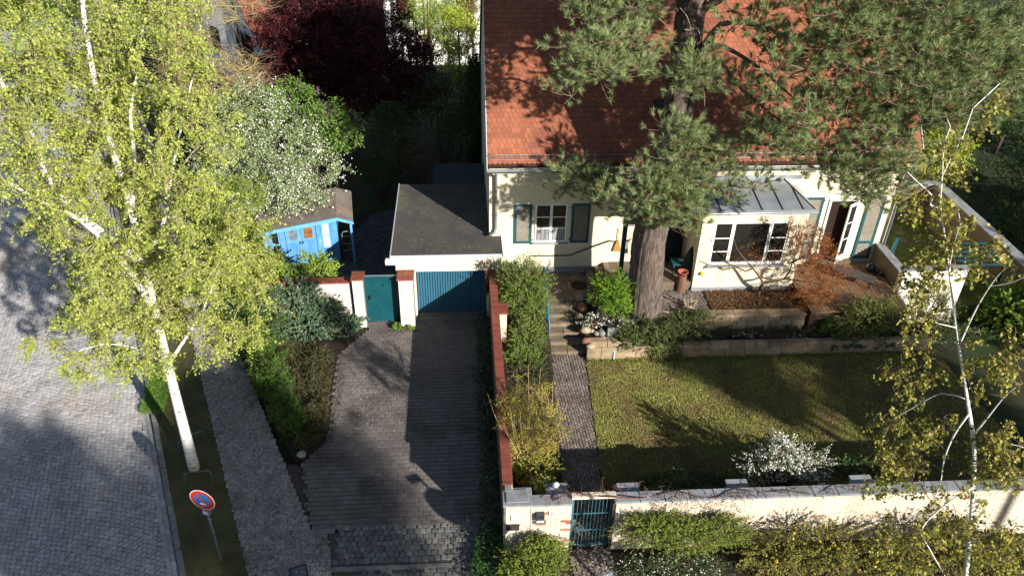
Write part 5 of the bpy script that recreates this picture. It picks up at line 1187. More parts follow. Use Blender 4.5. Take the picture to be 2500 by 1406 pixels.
def tufts(P, D, scale=1.0):
    """needle brushes at P pointing along D"""
    D = unit(D); a = unit(np.cross(D, np.array([.3, .5, .8]))); b = np.cross(D, a); sc = scale*qn.uniform(.6, 1.25, len(P))
    out = []
    vi = qn.integers(0, len(TV), len(P))
    for k, T in enumerate(TV):
        m = vi == k; Rm = np.stack([a[m], b[m], D[m]], 2)*sc[m][:, None, None]
        out.append((np.einsum('nij,kj->nki', Rm, T)+P[m][:, None, :]).reshape(-1, 3))
    V = np.concatenate(out); return V, np.arange(len(V)).reshape(-1, 3)
pb = np.array([5.89, 21.1, 1.05])
trunk = smooth_path([pb, Yp(1576, 700, 21.1), Yp(1590, 560, 21.1), Yp(1625, 440, 21.2), Yp(1650, 300, 21.4), Yp(1672, 150, 21.5), Yp(1690, 0, 21.6), Yp(1705, -140, 21.7), Yp(1715, -240, 21.8)], .3)
LP_ = [(trunk, .56, .34)]
pl = [  # pixel paths with start/end depth
 ([(1665, 200), (1760, 60), (1850, 66), (1910, 85), (1960, 120), (2050, 160)], 21.4, 20.0, .13),
 ([(1665, 210), (1730, 110), (1830, 150), (1880, 190), (1960, 260)], 21.3, 19.5, .10),
 ([(1655, 330), (1740, 150), (1800, 210), (1860, 260), (1950, 330)], 21.2, 19.4, .08),
 ([(1690, 40), (1800, -20), (1950, -30), (2150, 40), (2330, 120)], 21.5, 18.5, .13),
 ([(1700, -100), (1850, -110), (2100, -40), (2300, 20), (2450, 60)], 21.6, 19.0, .12),
 ([(1660, 250), (1580, 120), (1500, 130), (1430, 160), (1385, 190)], 21.4, 20.0, .07),
 ([(1685, 30), (1600, 20), (1500, 40), (1420, 60)], 21.6, 21.0, .07),
 ([(1625, 440), (1560, 440), (1480, 430), (1400, 420), (1350, 420)], 21.2, 22.4, .07),
 ([(1620, 450), (1600, 480), (1560, 500), (1500, 500)], 21.1, 21.4, .05),
 ([(1635, 400), (1700, 440), (1760, 450), (1830, 460)], 21.2, 20.2, .06),
 ([(1640, 380), (1740, 340), (1850, 350), (1980, 370), (2100, 420)], 21.2, 19.2, .09),
 ([(1640, 370), (1700, 300), (1720, 260)], 21.2, 20.2, .06),
 ([(1630, 430), (1620, 380), (1650, 330)], 21.2, 20.2, .05),
 ([(2050, 160), (2150, 230), (2250, 260), (2380, 280)], 20., 18.5, .06),
 ([(1960, 260), (2080, 290), (2160, 340), (2230, 400)], 19.5, 18.8, .05)]
for pp, y0, y1, r_ in pl: LP_.append((px_path(pp, y0, y1), r_, .018))
pine = thing('pine_tree', 'large old pine with furrowed trunk standing before the house', 'tree', tuple(pb))
qb = np.random.default_rng(61)
def furrowed(P, r0, r1, n=64):
    k = len(P); T = unit(np.gradient(P, axis=0)); a = unit(np.cross(T, np.array([0, 1.0, .1]))); b = np.cross(T, a); th = np.arange(n)*2*math.pi/n
    V = []
    for i in range(k):
        h = i*.12; t = i/(k-1); rr = r0+(r1-r0)*t**.8
        rd = sum(np.abs(np.sin(th*f/2+g*math.sin(h*s_+g)+g)) for f, g, s_ in ((17, .7, .9), (23, 1.1, .6), (31, .5, 1.3)))/3
        rad = rr*(.93+.13*rd+.03*np.sin(th*3+h))+qb.normal(size=n)*.006
        V.append(P[i]+rad[:, None]*(np.cos(th)[:, None]*a[i]+np.sin(th)[:, None]*b[i]))
    V = np.concatenate(V); F = np.array([(i*n+j, i*n+(j+1) % n, (i+1)*n+(j+1) % n, (i+1)*n+j) for i in range(k-1) for j in range(n)])
    return V, F
V, F = furrowed(smooth_path(trunk[::3], .12), .57, .34); add_np('trunk', V, F, pine_bark, pine, True)
limb_mesh(pine, 'limbs', LP_[1:], pine_bark, 12)
ft = MB()
for a in np.arange(0, 6.28, .9):
    ft.tube(smooth_path([pb+[math.cos(a)*.25, math.sin(a)*.25, .7], pb+[math.cos(a)*.42, math.sin(a)*.42, .15], pb+[math.cos(a)*.75, math.sin(a)*.7, -.05]], .15), [.2, .17, .14, .12, .09, .06][:len(smooth_path([pb+[math.cos(a)*.25, math.sin(a)*.25, .7], pb+[math.cos(a)*.42, math.sin(a)*.42, .15], pb+[math.cos(a)*.75, math.sin(a)*.7, -.05]], .15))], 8)
ft.build('root_flare', pine_bark, pine, smooth=True)
pv = [  # px, py, Y, rx, ry, depth radius, clusters
 (1475, 130, 20.3, 115, 55, .8, 34), (1430, 165, 20.2, 65, 32, .6, 14), (1540, 60, 21.2, 80, 60, .8, 22), (1390, 210, 20.2, 30, 20, .4, 5), (1555, 160, 20.6, 45, 30, .5, 8), (1480, 20, 21, 110, 30, .8, 18),
 (1400, 430, 22.3, 60, 28, .4, 12), (1490, 470, 22.0, 90, 38, .5, 26), (1590, 485, 20.0, 110, 55, .7, 56), (1640, 520, 19.9, 70, 35, .5, 20), (1630, 420, 20.2, 60, 35, .5, 16), (1540, 520, 20.9, 60, 30, .5, 12), (1665, 470, 19.8, 60, 70, .6, 26), (1690, 540, 19.8, 30, 25, .3, 5), (1380, 475, 22.3, 30, 22, .3, 4),
 (1690, 175, 20.2, 60, 45, .5, 20), (1665, 345, 20.1, 55, 45, .5, 20), (1770, 370, 20, 60, 50, .6, 14), 
 (1830, 440, 20, 50, 25, .4, 5), (1760, 480, 20, 40, 25, .4, 4),
 (1900, 320, 19.6, 100, 60, .9, 30), (2000, 250, 19.2, 120, 80, 1.0, 48), (2120, 380, 19, 110, 90, 1.0, 62), (1950, 150, 19.6, 110, 60, 1.0, 30), (2100, 110, 19, 140, 90, 1.1, 74), (2260, 200, 18.6, 130, 110, 1.1, 88), (2380, 100, 18.8, 120, 110, 1.2, 80), (2420, 260, 18.6, 70, 35, .7, 22), (2050, 20, 19.5, 160, 40, 1, 40), (2250, 40, 19, 150, 60, 1, 50), (2170, 290, 18.8, 90, 60, .8, 36), (2100, 470, 19, 80, 30, .6, 14), (2000, 400, 19.2, 80, 50, .7, 20), (2470, 180, 18.7, 40, 60, .8, 16), (1860, 60, 20.4, 90, 60, .8, 14), (1830, 200, 20.2, 50, 50, .6, 8), (2180, 420, 18.8, 60, 40, .6, 14), (2300, 290, 18.6, 60, 40, .6, 16),
 (1650, -120, 21.5, 250, 90, 2.2, 90), (1980, -120, 20.5, 260, 90, 2.2, 90), (1740, -230, 22, 240, 90, 2.2, 90), (1560, -60, 21.2, 140, 60, 1.2, 40), (1620, -300, 22, 240, 90, 2.4, 60)]
qp = np.random.default_rng(8); CP = []
for px, py, y, rx, ry, rd, n in pv:
    c, r = E_(px, py, y, rx, ry, rd); CP.append(ell(c, r, int(n*.85), qp, .45))
CP.append(ell((8.6, 21.3, 12.9), (3.6, 1.5, 1.1), 110, qp, .5)); CP.append(ell((5.4, 21.3, 13.0), (2.0, 1.3, .9), 55, qp, .5))
CP = np.concatenate(CP); PB, PR_ = grow(LP_, CP, qp, 0., .022, k=5, wander=.14)
sub = 8; m = len(CP)*sub; ends = CP[np.repeat(np.arange(len(CP)), sub)]
off = qp.normal(size=(m, 3))*np.array([.26, .26, .13]); tips = ends+off+[0, 0, .06]
mid = (ends+tips)/2-[0, 0, .03]
V1, F1 = tube_arrays(PB, PR_, 5); V2, F2 = tube_arrays(np.stack([ends, mid, tips], 1), np.tile(np.array([.010, .008, .006]), (m, 1)), 3)
add_np('branches', np.vstack([V1, V2]), np.vstack([F1, F2+len(V1)]), mat('pine_twig', lin('8a7a66'), lin('6b5a49'), rough=.9, scale=6), pine)
dirs = unit(off)*.6+np.array([.12, -.16, .55])+qp.normal(size=(m, 3))*.25
pr = proj(tips); inv = (pr[:, 1] > -60) & (pr[:, 0] < 2560)
dry = inv & (qp.uniform(size=m) < .06); inv2 = inv & ~dry
V, F = tufts(tips[inv2], dirs[inv2]); add_np('needles', V, F, needle, pine)
V, F = tufts(tips[dry], dirs[dry]*[1, 1, .2], .9); add_np('dry_needles', V, F, leafmat('dry_needle', [lin('8f7a4c'), lin('7a6a44'), lin('a08450')], trans=.1), pine)
V, F = tufts(tips[~inv], dirs[~inv], 1.6); add_np('upper_needles', V, F, needle, pine)
# pine cones and bare curled twigs near the trunk
for i, (px, py) in enumerate([(1660, 20), (1740, 40), (1800, 30), (1600, 40), (1830, 300), (1700, 330), (1690, 60)]):
    p = Yp(px, py, 20.9); a = qp.normal(size=3); pts = [p, p+[.15, -.1, -.1]+a*.06, p+[.25, -.2, -.35]+a*.1, p+[.15, -.2, -.5]]
    MB().tube(smooth_path(pts, .08), .009, 5).build('dead_twig', MATS['birch_twig'], pine)
# ---- young birch close by on the right
leaf_b2 = leafmat('young_birch_leaf', [lin('a89f45'), lin('87913a'), lin('b8a85c'), lin('6f7f30'), lin('9a8440')], trans=.3)
g0 = np.array([6.9, 6.6, 0.])
st_ = [g0, g0+[.05, 0, 3.0], Yp(2345, 1480, 6.9), Yp(2358, 1400, 7.0), Yp(2372, 1250, 7.1), Yp(2378, 1100, 7.2), Yp(2362, 980, 7.3), Yp(2340, 840, 7.4), Yp(2322, 700, 7.5), Yp(2310, 600, 7.6), Yp(2295, 500, 7.7), Yp(2300, 430, 7.8), Yp(2320, 390, 7.9), Yp(2352, 330, 8.0), Yp(2375, 265, 8.1), Yp(2440, 205, 8.2)]
P = smooth_path(st_, .25)
P = P[:]; RB = [(P[:int(len(P)*.72)], .064, .024), (P[int(len(P)*.72)-1:], .022, .004)]
for pp, y0, y1, r_ in [([(2340, 845), (2385, 750), (2430, 680), (2455, 655)], 7.4, 7.0, .022), ([(2410, 700), (2470, 690), (2510, 670)], 7.2, 6.9, .012), ([(2378, 1060), (2410, 1020), (2460, 960), (2520, 920)], 7.2, 6.8, .022),
                       ([(2295, 510), (2270, 500), (2278, 480), (2240, 445), (2215, 420)], 7.7, 7.5, .014), ([(2300, 440), (2305, 350), (2320, 310), (2312, 290)], 7.8, 7.9, .010), ([(2315, 660), (2330, 590), (2345, 545), (2340, 520)], 7.5, 7.6, .016),
                       ([(2365, 1010), (2330, 1060), (2305, 1120), (2295, 1180), (2270, 1240), (2250, 1300)], 7.2, 7.4, .022), ([(2375, 1190), (2310, 1230), (2250, 1290), (2270, 1340), (2310, 1410)], 7.1, 6.9, .024), ([(2335, 800), (2290, 790), (2240, 760), (2200, 730)], 7.4, 7.8, .012), ([(2370, 980), (2300, 960), (2220, 1000), (2150, 1040)], 7.3, 8.0, .014), ([(2378, 1100), (2450, 1080), (2520, 1100)], 7.2, 6.9, .014), ([(2360, 1330), (2420, 1300), (2490, 1260)], 7.0, 6.6, .016)]:
    RB.append((px_path(pp, y0, y1, .12), r_*.62, .004))
q = np.random.default_rng(41); t = thing('young_birch', 'slender white stemmed birch with sparse drooping leaves near the camera', 'tree', tuple(g0))
limb_mesh(t, 'trunk', RB, birch_bark, 10)
bv = [(2230, 1050, 7.7, 110, 90, .5, 46), (2190, 1160, 7.8, 80, 70, .4, 26), (2300, 560, 7.6, 100, 70, .4, 26), (2250, 700, 7.7, 80, 110, .4, 30), (2330, 380, 7.9, 80, 60, .3, 13), (2400, 600, 7.2, 60, 70, .4, 12), (2430, 880, 7.1, 70, 100, .4, 26), (2440, 1100, 7., 60, 120, .4, 36), (2230, 880, 7.6, 70, 90, .4, 16), (2300, 1250, 7.2, 120, 90, .5, 36), (2450, 1320, 6.8, 60, 80, .4, 26), (2200, 1320, 7.3, 100, 60, .4, 20), (2420, 1420, 6.8, 200, 60, .5, 30), (2250, 480, 7.6, 50, 40, .3, 8), (2440, 220, 8.2, 14, 12, .1, 3), (2400, 300, 8.1, 20, 20, .15, 3)]
CB = np.concatenate([ell(*E_(px, py, y, rx, ry, rd), n, q, .5) for px, py, y, rx, ry, rd, n in bv])
PB, PRb = grow(RB, CB, q, .8, .012, k=6, wander=.16); PRb = np.minimum(PRb, .008)
sub = 4; m = len(CB)*sub; ends = CB[np.repeat(np.arange(len(CB)), sub)]; tips = ends+q.normal(size=(m, 3))*np.array([.10, .10, .06])+[0, 0, -.20]; mid = (ends+tips)/2+q.normal(size=(m, 3))*.05
V1, F1 = tube_arrays(PB, PRb, 4); V2, F2 = tube_arrays(np.stack([ends, mid, tips], 1), np.tile(np.array([.0028, .0022, .0015]), (m, 1)), 3)
add_np('branches', np.vstack([V1, V2]), np.vstack([F1, F2+len(V1)]), mat('young_birch_twig', lin('7a6656'), lin('5c4a3e'), rough=.8, scale=6), t)
n = 11000; i = q.integers(0, m, n); u = q.uniform(0, 1, (n, 1)); LPp = ends[i]*(1-u)**2+2*mid[i]*u*(1-u)+tips[i]*u**2+q.normal(size=(n, 3))*.02
V, F = leaf_mesh(LPp, .040, q, elong=1.25, wid=.8, up=.0, sun=.15); add_np('leaves', V, F, leaf_b2, t)
# ---- shrubs of the front garden
box_leaf = leafmat('box_leaf', [lin('7f9440'), lin('66803a'), lin('54702f'), lin('93a24e')], trans=.2)
jun_leaf = leafmat('juniper_leaf', [lin('71873c'), lin('5a7434'), lin('86963f'), lin('496430')], trans=.2)
bright = leafmat('bright_leaf', [lin('78a028'), lin('648c22'), lin('8aad34'), lin('527c20')], trans=.35)
dwarf = leafmat('dwarf_pine_leaf', [lin('4f5c30'), lin('3f4c2a'), lin('647038'), lin('343f24')], trans=.1)
S_ = lambda px, py, y, rx, ry, rd: E_(px, py, y, rx, ry, rd)
def raise_(v, zb): return v
make_shrub('conifer_bush', 'dense rounded conifer bush left of the steps', [S_(1280, 700, 21.8, 58, 55, .75), S_(1240, 680, 21.9, 30, 45, .4), S_(1300, 740, 21.4, 48, 45, .6), S_(1250, 730, 21.6, 35, 40, .5)], jun_leaf, 101, n=30000, size=.034, z0=.7, amp=.18, shell=.22, leaf_kw=dict(wid=.5))
make_shrub('clipped_box', 'rounded green bush below the conifer bush at the steps', [S_(1285, 840, 20.2, 52, 60, .6), S_(1265, 880, 19.6, 40, 40, .5), S_(1300, 890, 19.4, 35, 35, .5)], box_leaf, 102, n=24000, size=.034, z0=.3, amp=.08, shell=.2)
make_shrub('bright_bush', 'vivid green bush beside the pine trunk', [S_(1495, 715, 20.9, 47, 42, .5), S_(1510, 745, 20.7, 38, 28, .4)], bright, 103, n=12000, size=.040, z0=.85, amp=.2, shell=.3)
make_shrub('white_candytuft', 'low cushion with white flowers in the rockery below the bright bush', [S_(1450, 782, 20.8, 32, 17, .3)], leaf_dk, 104, n=1500, size=.03, z0=.7, extra=('flowers', petal, 480, .035, dict(elong=1, wid=.95)))
make_shrub('white_candytuft', 'low cushion with white flowers next to the pine root', [S_(1512, 790, 20.75, 32, 15, .3)], leaf_dk, 105, n=1400, size=.03, z0=.7, extra=('flowers', petal, 420, .035, dict(elong=1, wid=.95)))
make_shrub('white_candytuft', 'small patch of white flowers at the foot of the terrace wall', [S_(1815, 820, 20.5, 36, 9, .2)], leaf_dk, 106, n=900, size=.03, z0=.5, extra=('flowers', petal, 160, .03, dict(elong=1, wid=.95)))
make_shrub('dwarf_pine', 'dark dwarf pine spreading below the old pine', [S_(1580, 815, 20.4, 60, 38, .5), S_(1530, 830, 20.2, 40, 25, .35)], dwarf, 107, n=8000, size=.05, z0=.45, leaf_kw=dict(wid=.16, elong=2.2), amp=.3, rough=.09)
make_shrub('dwarf_pine', 'dark dwarf pine right of the old pine trunk', [S_(1670, 800, 20.5, 60, 40, .5), S_(1620, 840, 20.2, 50, 22, .3)], dwarf, 108, n=8000, size=.05, z0=.45, leaf_kw=dict(wid=.16, elong=2.2), amp=.3, rough=.09)
make_shrub('hanging_plant', 'green cushion plant hanging over the stone wall', [S_(1600, 855, 20.0, 26, 16, .2)], box_leaf, 109, n=1500, size=.035, z0=.05, cat='plant')
make_shrub('hanging_plant', 'grey green cushion on the stone wall under the dwarf pine', [S_(1640, 865, 19.98, 28, 20, .22)], dwarf, 110, n=1600, size=.035, z0=.05, cat='plant')
grey_leaf = leafmat('lavender_leaf', [lin('8f9a84'), lin('75826c'), lin('a3ab94')], trans=.15)
make_shrub('lavender', 'grey leaved lavender on the stone wall', [S_(1945, 838, 20.35, 40, 20, .28)], grey_leaf, 111, n=3000, size=.05, z0=.45, leaf_kw=dict(wid=.2, elong=1.8), cat='plant')
ivy_leaf = leafmat('ivy_leaf', [lin('42573c'), lin('334a31'), lin('50684a'), lin('63755a'), lin('283d26')], trans=.12, rough=.5, spec=.3)
make_shrub('ivy_hedge', 'dark glossy ivy hanging over the right half of the stone wall', [S_(2060, 842, 20.2, 70, 18, .25), S_(2160, 838, 20.25, 70, 20, .28), S_(2240, 836, 20.3, 60, 18, .28)], ivy_leaf, 112, n=7000, size=.055, z0=.2, leaf_kw=dict(wid=.8, elong=1.1), cat='ivy')
make_shrub('evergreen_shrub', 'spreading olive green shrub before the deck', [S_(2120, 770, 20.4, 80, 45, .6), S_(2090, 800, 20.3, 70, 30, .4)], leafmat('cotoneaster', [lin('6f7f38'), lin('596a2e'), lin('828c46')], trans=.2), 113, n=9000, size=.045, z0=.45, amp=.25)
make_shrub('evergreen_shrub', 'dark olive shrub before the white garden wall', [S_(2270, 770, 20.6, 55, 60, .6)], leafmat('olive_shrub', [lin('59622f'), lin('464f28'), lin('6c743c')], trans=.2), 114, n=5000, size=.05, z0=.45, amp=.25)
make_shrub('grass_clump', 'fresh green grassy clump on the bed before the terrace wall', [S_(2030, 800, 20.55, 28, 26, .25)], lush, 115, n=1600, size=.11, z0=.5, leaf_kw=dict(wid=.10, elong=2, up=0.), cat='plant')
make_shrub('mixed_shrub', 'dark mixed shrub at the right end of the bed', [S_(2350, 830, 20.4, 70, 40, .6)], leaf_dk, 116, n=4000, size=.06, z0=.3)
# bronze Japanese maple before the bay
bz_leaf = leafmat('bronze_leaf', [lin('9a5a26'), lin('7d4420'), lin('b06a2e'), lin('6a3a1e'), lin('a8763c')], trans=.35)
jb = Zp(1850, 720, 1.12)
JM = [(smooth_path([jb, jb+[.03, .02, .25], Yp(1862, 690, 21.7), Yp(1848, 668, 21.7), Yp(1838, 655, 21.7)], .1), .075, .03), (px_path([(1838, 655), (1820, 662), (1790, 650), (1770, 640)], 21.7, 21.5), .035, .012), (px_path([(1862, 690), (1915, 680), (1935, 640), (1950, 600), (1960, 560)], 21.7, 21.4), .045, .012), (px_path([(1935, 640), (1990, 620), (2050, 640)], 21.5, 21.2), .03, .01), (px_path([(1915, 680), (1980, 690), (2040, 700)], 21.6, 21.0), .03, .01), (px_path([(1838, 655), (1800, 610), (1790, 580)], 21.7, 21.6), .025, .008)]
make_tree('japanese_maple', 'bronze leaved Japanese maple with twisted stems before the bay window', 'tree', jb, JM, [E_(1985, 600, 21.4, 60, 45, .6), E_(2010, 660, 21.2, 70, 45, .6), E_(1950, 560, 21.4, 35, 30, .4), E_(1980, 720, 21.0, 60, 35, .5)], bz_leaf, mat('maple_bark', lin('6b5440'), lin('4d3b2c'), rough=.9, scale=6), 121, per=62, size=.042, sig=.13, ncl=130, twig_r=.012, sub=4, leaf_kw=dict(wid=.4, elong=1.4))
q = np.random.default_rng(13)   # sparse twigs and leaf litter spread over bay side
P = np.concatenate([ell(*E_(1830, 640, 21.6, 90, 55, .4), 60, q, .6)]); PBp, PRp = grow(JM, P, q, .3, .01, k=5, wander=.2)
V, F = tube_arrays(PBp, np.minimum(PRp, .008), 4)
tj = bpy.data.objects[[o.name for o in bpy.data.objects if o.name.startswith('japanese_maple')][0]]
add_np('bare_twigs', V, F, MATS['maple_bark'], tj); PBl = P[q.integers(0, len(P), 700)]+q.normal(size=(700, 3))*.09
V, F = leaf_mesh(PBl, .035, q, wid=.4); add_np('sparse_leaves', V, F, bz_leaf, tj)
litter = leafmat('leaf_litter', [lin('6b4a30'), lin('4a3222'), lin('8a6440'), lin('54402c')], trans=.1)
def litter_on(name, label, poly, z, n, size, mt, seed, hz=.02):
    q = np.random.default_rng(seed); P = np.array(poly); pts = q.uniform(P.min(0), P.max(0), (n*3, 2)); pts = pts[[in_poly(x, y, poly) for x, y in pts]][:n]
    zz = z(pts[:, 0], pts[:, 1]) if callable(z) else np.full(len(pts), z)
    V, F = leaf_mesh(np.c_[pts, zz+np.abs(q.normal(size=len(pts)))*hz+.008], size, q, up=1.2); tag(add_np(name, V, F, mt, None), label, kind='stuff')
litter_on('leaf_litter', 'brown leaves lying on the terrace bed', [(8.2, 21.05), (11.25, 21.05), (11.25, 22.25), (8.2, 22.25)], 1.11, 5000, .045, litter, 3, .05)
# forsythia
forst = mat('forsythia_bark', lin('a58f68'), lin('857048'), rough=.9, scale=6)
fl = leafmat('forsythia_leaf', [lin('b3a83c'), lin('94983a'), lin('c9b42e'), lin('7f8a36')], trans=.35)
fb_ = Zp(1282, 1185, .05)
FM = [(smooth_path([fb_, fb_+[.0, .02, .45], fb_+[.02, .05, .8]], .12), .055, .04)]
top_ = fb_+[.02, .05, .8]
q = np.random.default_rng(4)
for px, py, y in [(1190, 960, 15.2), (1230, 930, 15.2), (1262, 900, 15.4), (1290, 890, 15.4), (1320, 900, 15.4), (1350, 930, 15.3), (1385, 985, 15.2), (1400, 1040, 15.), (1215, 1010, 14.7), (1245, 960, 14.8), (1300, 940, 14.9), (1340, 980, 14.8), (1370, 1070, 14.8), (1270, 1000, 14.6), (1310, 1020, 14.6)]:
    e = Yp(px, py, y); mid = top_*.45+e*.55+np.array([(e-top_)[0]*.12, 0, -.05])+q.normal(size=3)*.06
    FM.append((smooth_path([top_-[0, 0, .2], mid, e], .15), .022, .005))
vf = [E_(1285, 1010, 14.9, 85, 95, .65), E_(1290, 1100, 14.8, 75, 45, .5), E_(1330, 1060, 14.8, 60, 55, .45)]
make_tree('forsythia', 'upright twiggy forsythia with small yellow green leaves behind the corner pillar', 'shrub', fb_, FM, vf, fl, forst, 131, per=26, size=.035, sig=.11, ncl=210, twig_r=.012, bark_part='stems', sub=5)
make_shrub('ground_ivy', 'low yellow green ivy under the forsythia', [S_(1310, 1150, 14.6, 55, 40, .5), S_(1330, 1190, 13.6, 30, 25, .3)], leafmat('gold_ivy', [lin('8f8f36'), lin('6f7a34'), lin('a89a40')], trans=.25), 132, n=3500, size=.05, z0=.02, cat='ivy', leaf_kw=dict(wid=.8, elong=1.1))
# spiraea
c, r = E_(1915, 1125, 14.2, 95, 45, .65)
sp_leaf = leafmat('spiraea_leaf', [lin('8f9f74'), lin('74875c'), lin('a5ae8a')], trans=.3)
make_shrub('spiraea', 'arching shrub covered in white flowers behind the front wall', [S_(1915, 1125, 14.2, 70, 40, .6), S_(1860, 1140, 14.2, 55, 32, .5), S_(1970, 1135, 14.2, 60, 30, .5), S_(1910, 1095, 14.2, 40, 26, .4)], sp_leaf, 133, n=7000, size=.034, z0=.02, stems=60, amp=.28, extra=('flowers', petal, 4000, .034, dict(elong=1, wid=.9)))
# shrubs outside the front wall
fs_leaf = leafmat('front_leaf', [lin('869a3a'), lin('6f8530'), lin('98a546'), lin('587228')], trans=.3)
make_shrub('front_shrub', 'bright green shrub left of the iron gate outside the front wall', [S_(1310, 1365, 12.0, 75, 38, .45), S_(1340, 1340, 12.2, 50, 25, .3), S_(1260, 1390, 11.8, 40, 22, .4)], fs_leaf, 134, n=17000, size=.032, z0=0., amp=.2, shell=.25)
make_shrub('front_shrub', 'feathery green shrub right of the iron gate outside the front wall', [S_(1600, 1290, 12.2, 90, 35, .4), S_(1760, 1295, 12.2, 75, 38, .4), S_(1680, 1310, 12.0, 90, 35, .45)], fs_leaf, 135, n=26000, size=.030, z0=0., amp=.2, shell=.28)
make_shrub('snow_shrub', 'low shrub with tiny white flowers at the bottom right of the gate', [S_(1580, 1390, 11.5, 90, 25, .4), S_(1700, 1385, 11.5, 70, 22, .4)], leaf_dk, 136, n=6000, size=.032, z0=0., extra=('flowers', petal, 500, .028, dict(elong=1, wid=.95)))
ye = leafmat('yellow_petal', [lin('d6bd2a'), lin('cdae22'), lin('e0cc48')], trans=.3)
mah = leafmat('mahonia_leaf', [lin('8a8f3c'), lin('6d7a33'), lin('a39c48'), lin('57662c'), lin('947a44')], trans=.3)
for k, (px, py, y, rx, ry, lab) in enumerate([(1880, 1345, 11.9, 80, 45, 'yellow flowering shrub nearest the feathery green one'), (2010, 1330, 11.9, 95, 50, 'tall yellow flowering shrub in the middle of the front bed'), (2170, 1345, 11.7, 95, 50, 'yellow flowering shrub behind the young birch stem'), (2330, 1330, 11.7, 100, 50, 'yellow flowering shrub right of the young birch stem'), (2460, 1350, 11.5, 70, 55, 'yellow flowering shrub in the bottom right corner')]):
    make_shrub('flowering_shrub', lab, [S_(px, py, y, rx, ry, .5), S_(px+20, py+35, y-.3, rx, 35, .4)], mah, 140+k, n=7000, size=.042, z0=0., amp=.25, stems=40, group='yellow flowering shrubs outside the wall', extra=('flowers', ye, 22 if k < 4 else 14, .042, dict(elong=1, wid=.9, clump=16)))
# bare vine along the wall top
vm = mat('vine_wood', lin('6a4a3e'), lin('52382f'), rough=.9, scale=8); q = np.random.default_rng(90)
vn = thing('bare_vine', 'leafless brown creeper sprawling along the front wall coping', 'vine', (4, 12.8, 1.8))
mstem = [np.array([2.0+.45*i, 12.72+.08*math.sin(i*1.3), 1.80+.06*math.sin(i*2.1)+(.1 if 2.4 < 2+.45*i < 3.5 else 0)]) for i in range(18)]
VS = [(smooth_path(mstem, .2), .02, .008)]
limb_mesh(vn, 'main_stem', VS, vm, 6)
cen = np.concatenate([np.c_[q.uniform(1.8, 4.6, 90), 12.75+q.normal(size=90)*.12, 1.85+np.abs(q.normal(size=90))*.16], np.c_[q.uniform(4.2, 6.9, 130), 12.62+q.normal(size=130)*.09, 1.80+q.normal(size=130)*.12], np.c_[q.uniform(4.4, 6.6, 100), np.full(100, 12.58)+q.normal(size=100)*.03, 1.5+q.normal(size=100)*.2], np.c_[q.uniform(6.8, 9.6, 60), 12.68+q.normal(size=60)*.1, 1.8+q.normal(size=60)*.1]])
cen[:, 2] = np.where((cen[:, 1] > 12.6) & (cen[:, 1] < 12.93), np.maximum(cen[:, 2], 1.79), cen[:, 2])
PBv, PRv = grow(VS, cen, q, 0., .012, k=6, upbias=0, wander=.3); V, F = tube_arrays(PBv, np.clip(PRv, .006, .013), 4); add_np('twigs', V, F, vm, vn)
make_shrub('bed_plants', 'dark mixed low plants along the bed above the stone wall', [(np.array([6.6+i*1.05, 20.55, .58]), (.6, .22, .22)) for i in range(8)], leafmat('bed_leaf', [lin('4a5530'), lin('38432a'), lin('5c6238'), lin('4f4a34')], trans=.2), 158, n=9000, size=.04, z0=.48, cat='plants', amp=.4)
make_shrub('bed_ivy', 'low dark green cover on the slope above the forsythia', [(np.array([1.6, 17.4, .42]), (.55, .9, .25)), (np.array([1.9, 18.8, .55]), (.6, .7, .3)), (np.array([1.7, 16.0, .25]), (.6, .9, .25))], leafmat('bed_ivy_leaf', [lin('4d5c30'), lin('3b4a28'), lin('626a38')], trans=.2), 159, n=8000, size=.045, z0=.05, cat='ivy')
# tulips
for px, py, lab in ((1610, 1180, 'yellow tulip behind the wall, left one'), (1731, 1180, 'yellow tulip behind the wall, right one')):
    p = Zp(px, py, .45); t = thing('tulip', lab, 'flower', (p[0], p[1], 0), group='yellow tulips'); MB().tube([(p[0], p[1], 0), p], .008, 5).build('stem', mat('stem_green', lin('4f7030'), rough=.8), t)
    MB().lathe([(.012, -.02), (.05, .02), (.055, .06), (.035, .1), (.02, .09)], 8, p).build('bloom', mat('tulip_yellow', lin('d9b020'), rough=.6), t, smooth=True)
make_shrub('low_plants', 'dark low plants in the strip behind the wall', [S_(1650, 1170, 14., 130, 12, .3), S_(1780, 1175, 13.8, 60, 12, .3), S_(2080, 1140, 14.2, 90, 16, .4)], leaf_dk, 150, n=4500, size=.055, z0=.01, cat='plants')
# ivy, yew and ground cover left of the drive
make_shrub('wall_ivy', 'grey green ivy climbing over the white brick wall', [(np.array([-5.6, 22.1, 1.1]), (1.0, .34, .85)), (np.array([-4.7, 22.0, .75]), (.7, .3, .6)), (np.array([-6.8, 22.0, .9]), (1.1, .4, .9)), (np.array([-5.2, 21.6, .35]), (1.3, .5, .4)), (np.array([-3.85, 21.85, .3]), (.45, .3, .42))], ivy_leaf, 151, n=17000, size=.065, z0=.0, leaf_kw=dict(wid=.85, elong=1.1, sun=.6), cat='ivy', shell=.25, amp=.15)
make_shrub('wall_shrub', 'light green shrub growing over the white wall before the shed', [(Yp(770, 660, 23.2), (.75, .5, .6)), (Yp(710, 690, 22.9), (.7, .5, .55))], leafmat('hydrangea_leaf', [lin('93ad3e'), lin('7b9934'), lin('a8bc52')], trans=.35), 152, n=6000, size=.07, z0=.2, amp=.2)
yew = leafmat('yew_leaf', [lin('4a6a24'), lin('3a5a1e'), lin('5c7d2c'), lin('2c4a1a')], trans=.2)
vy = []
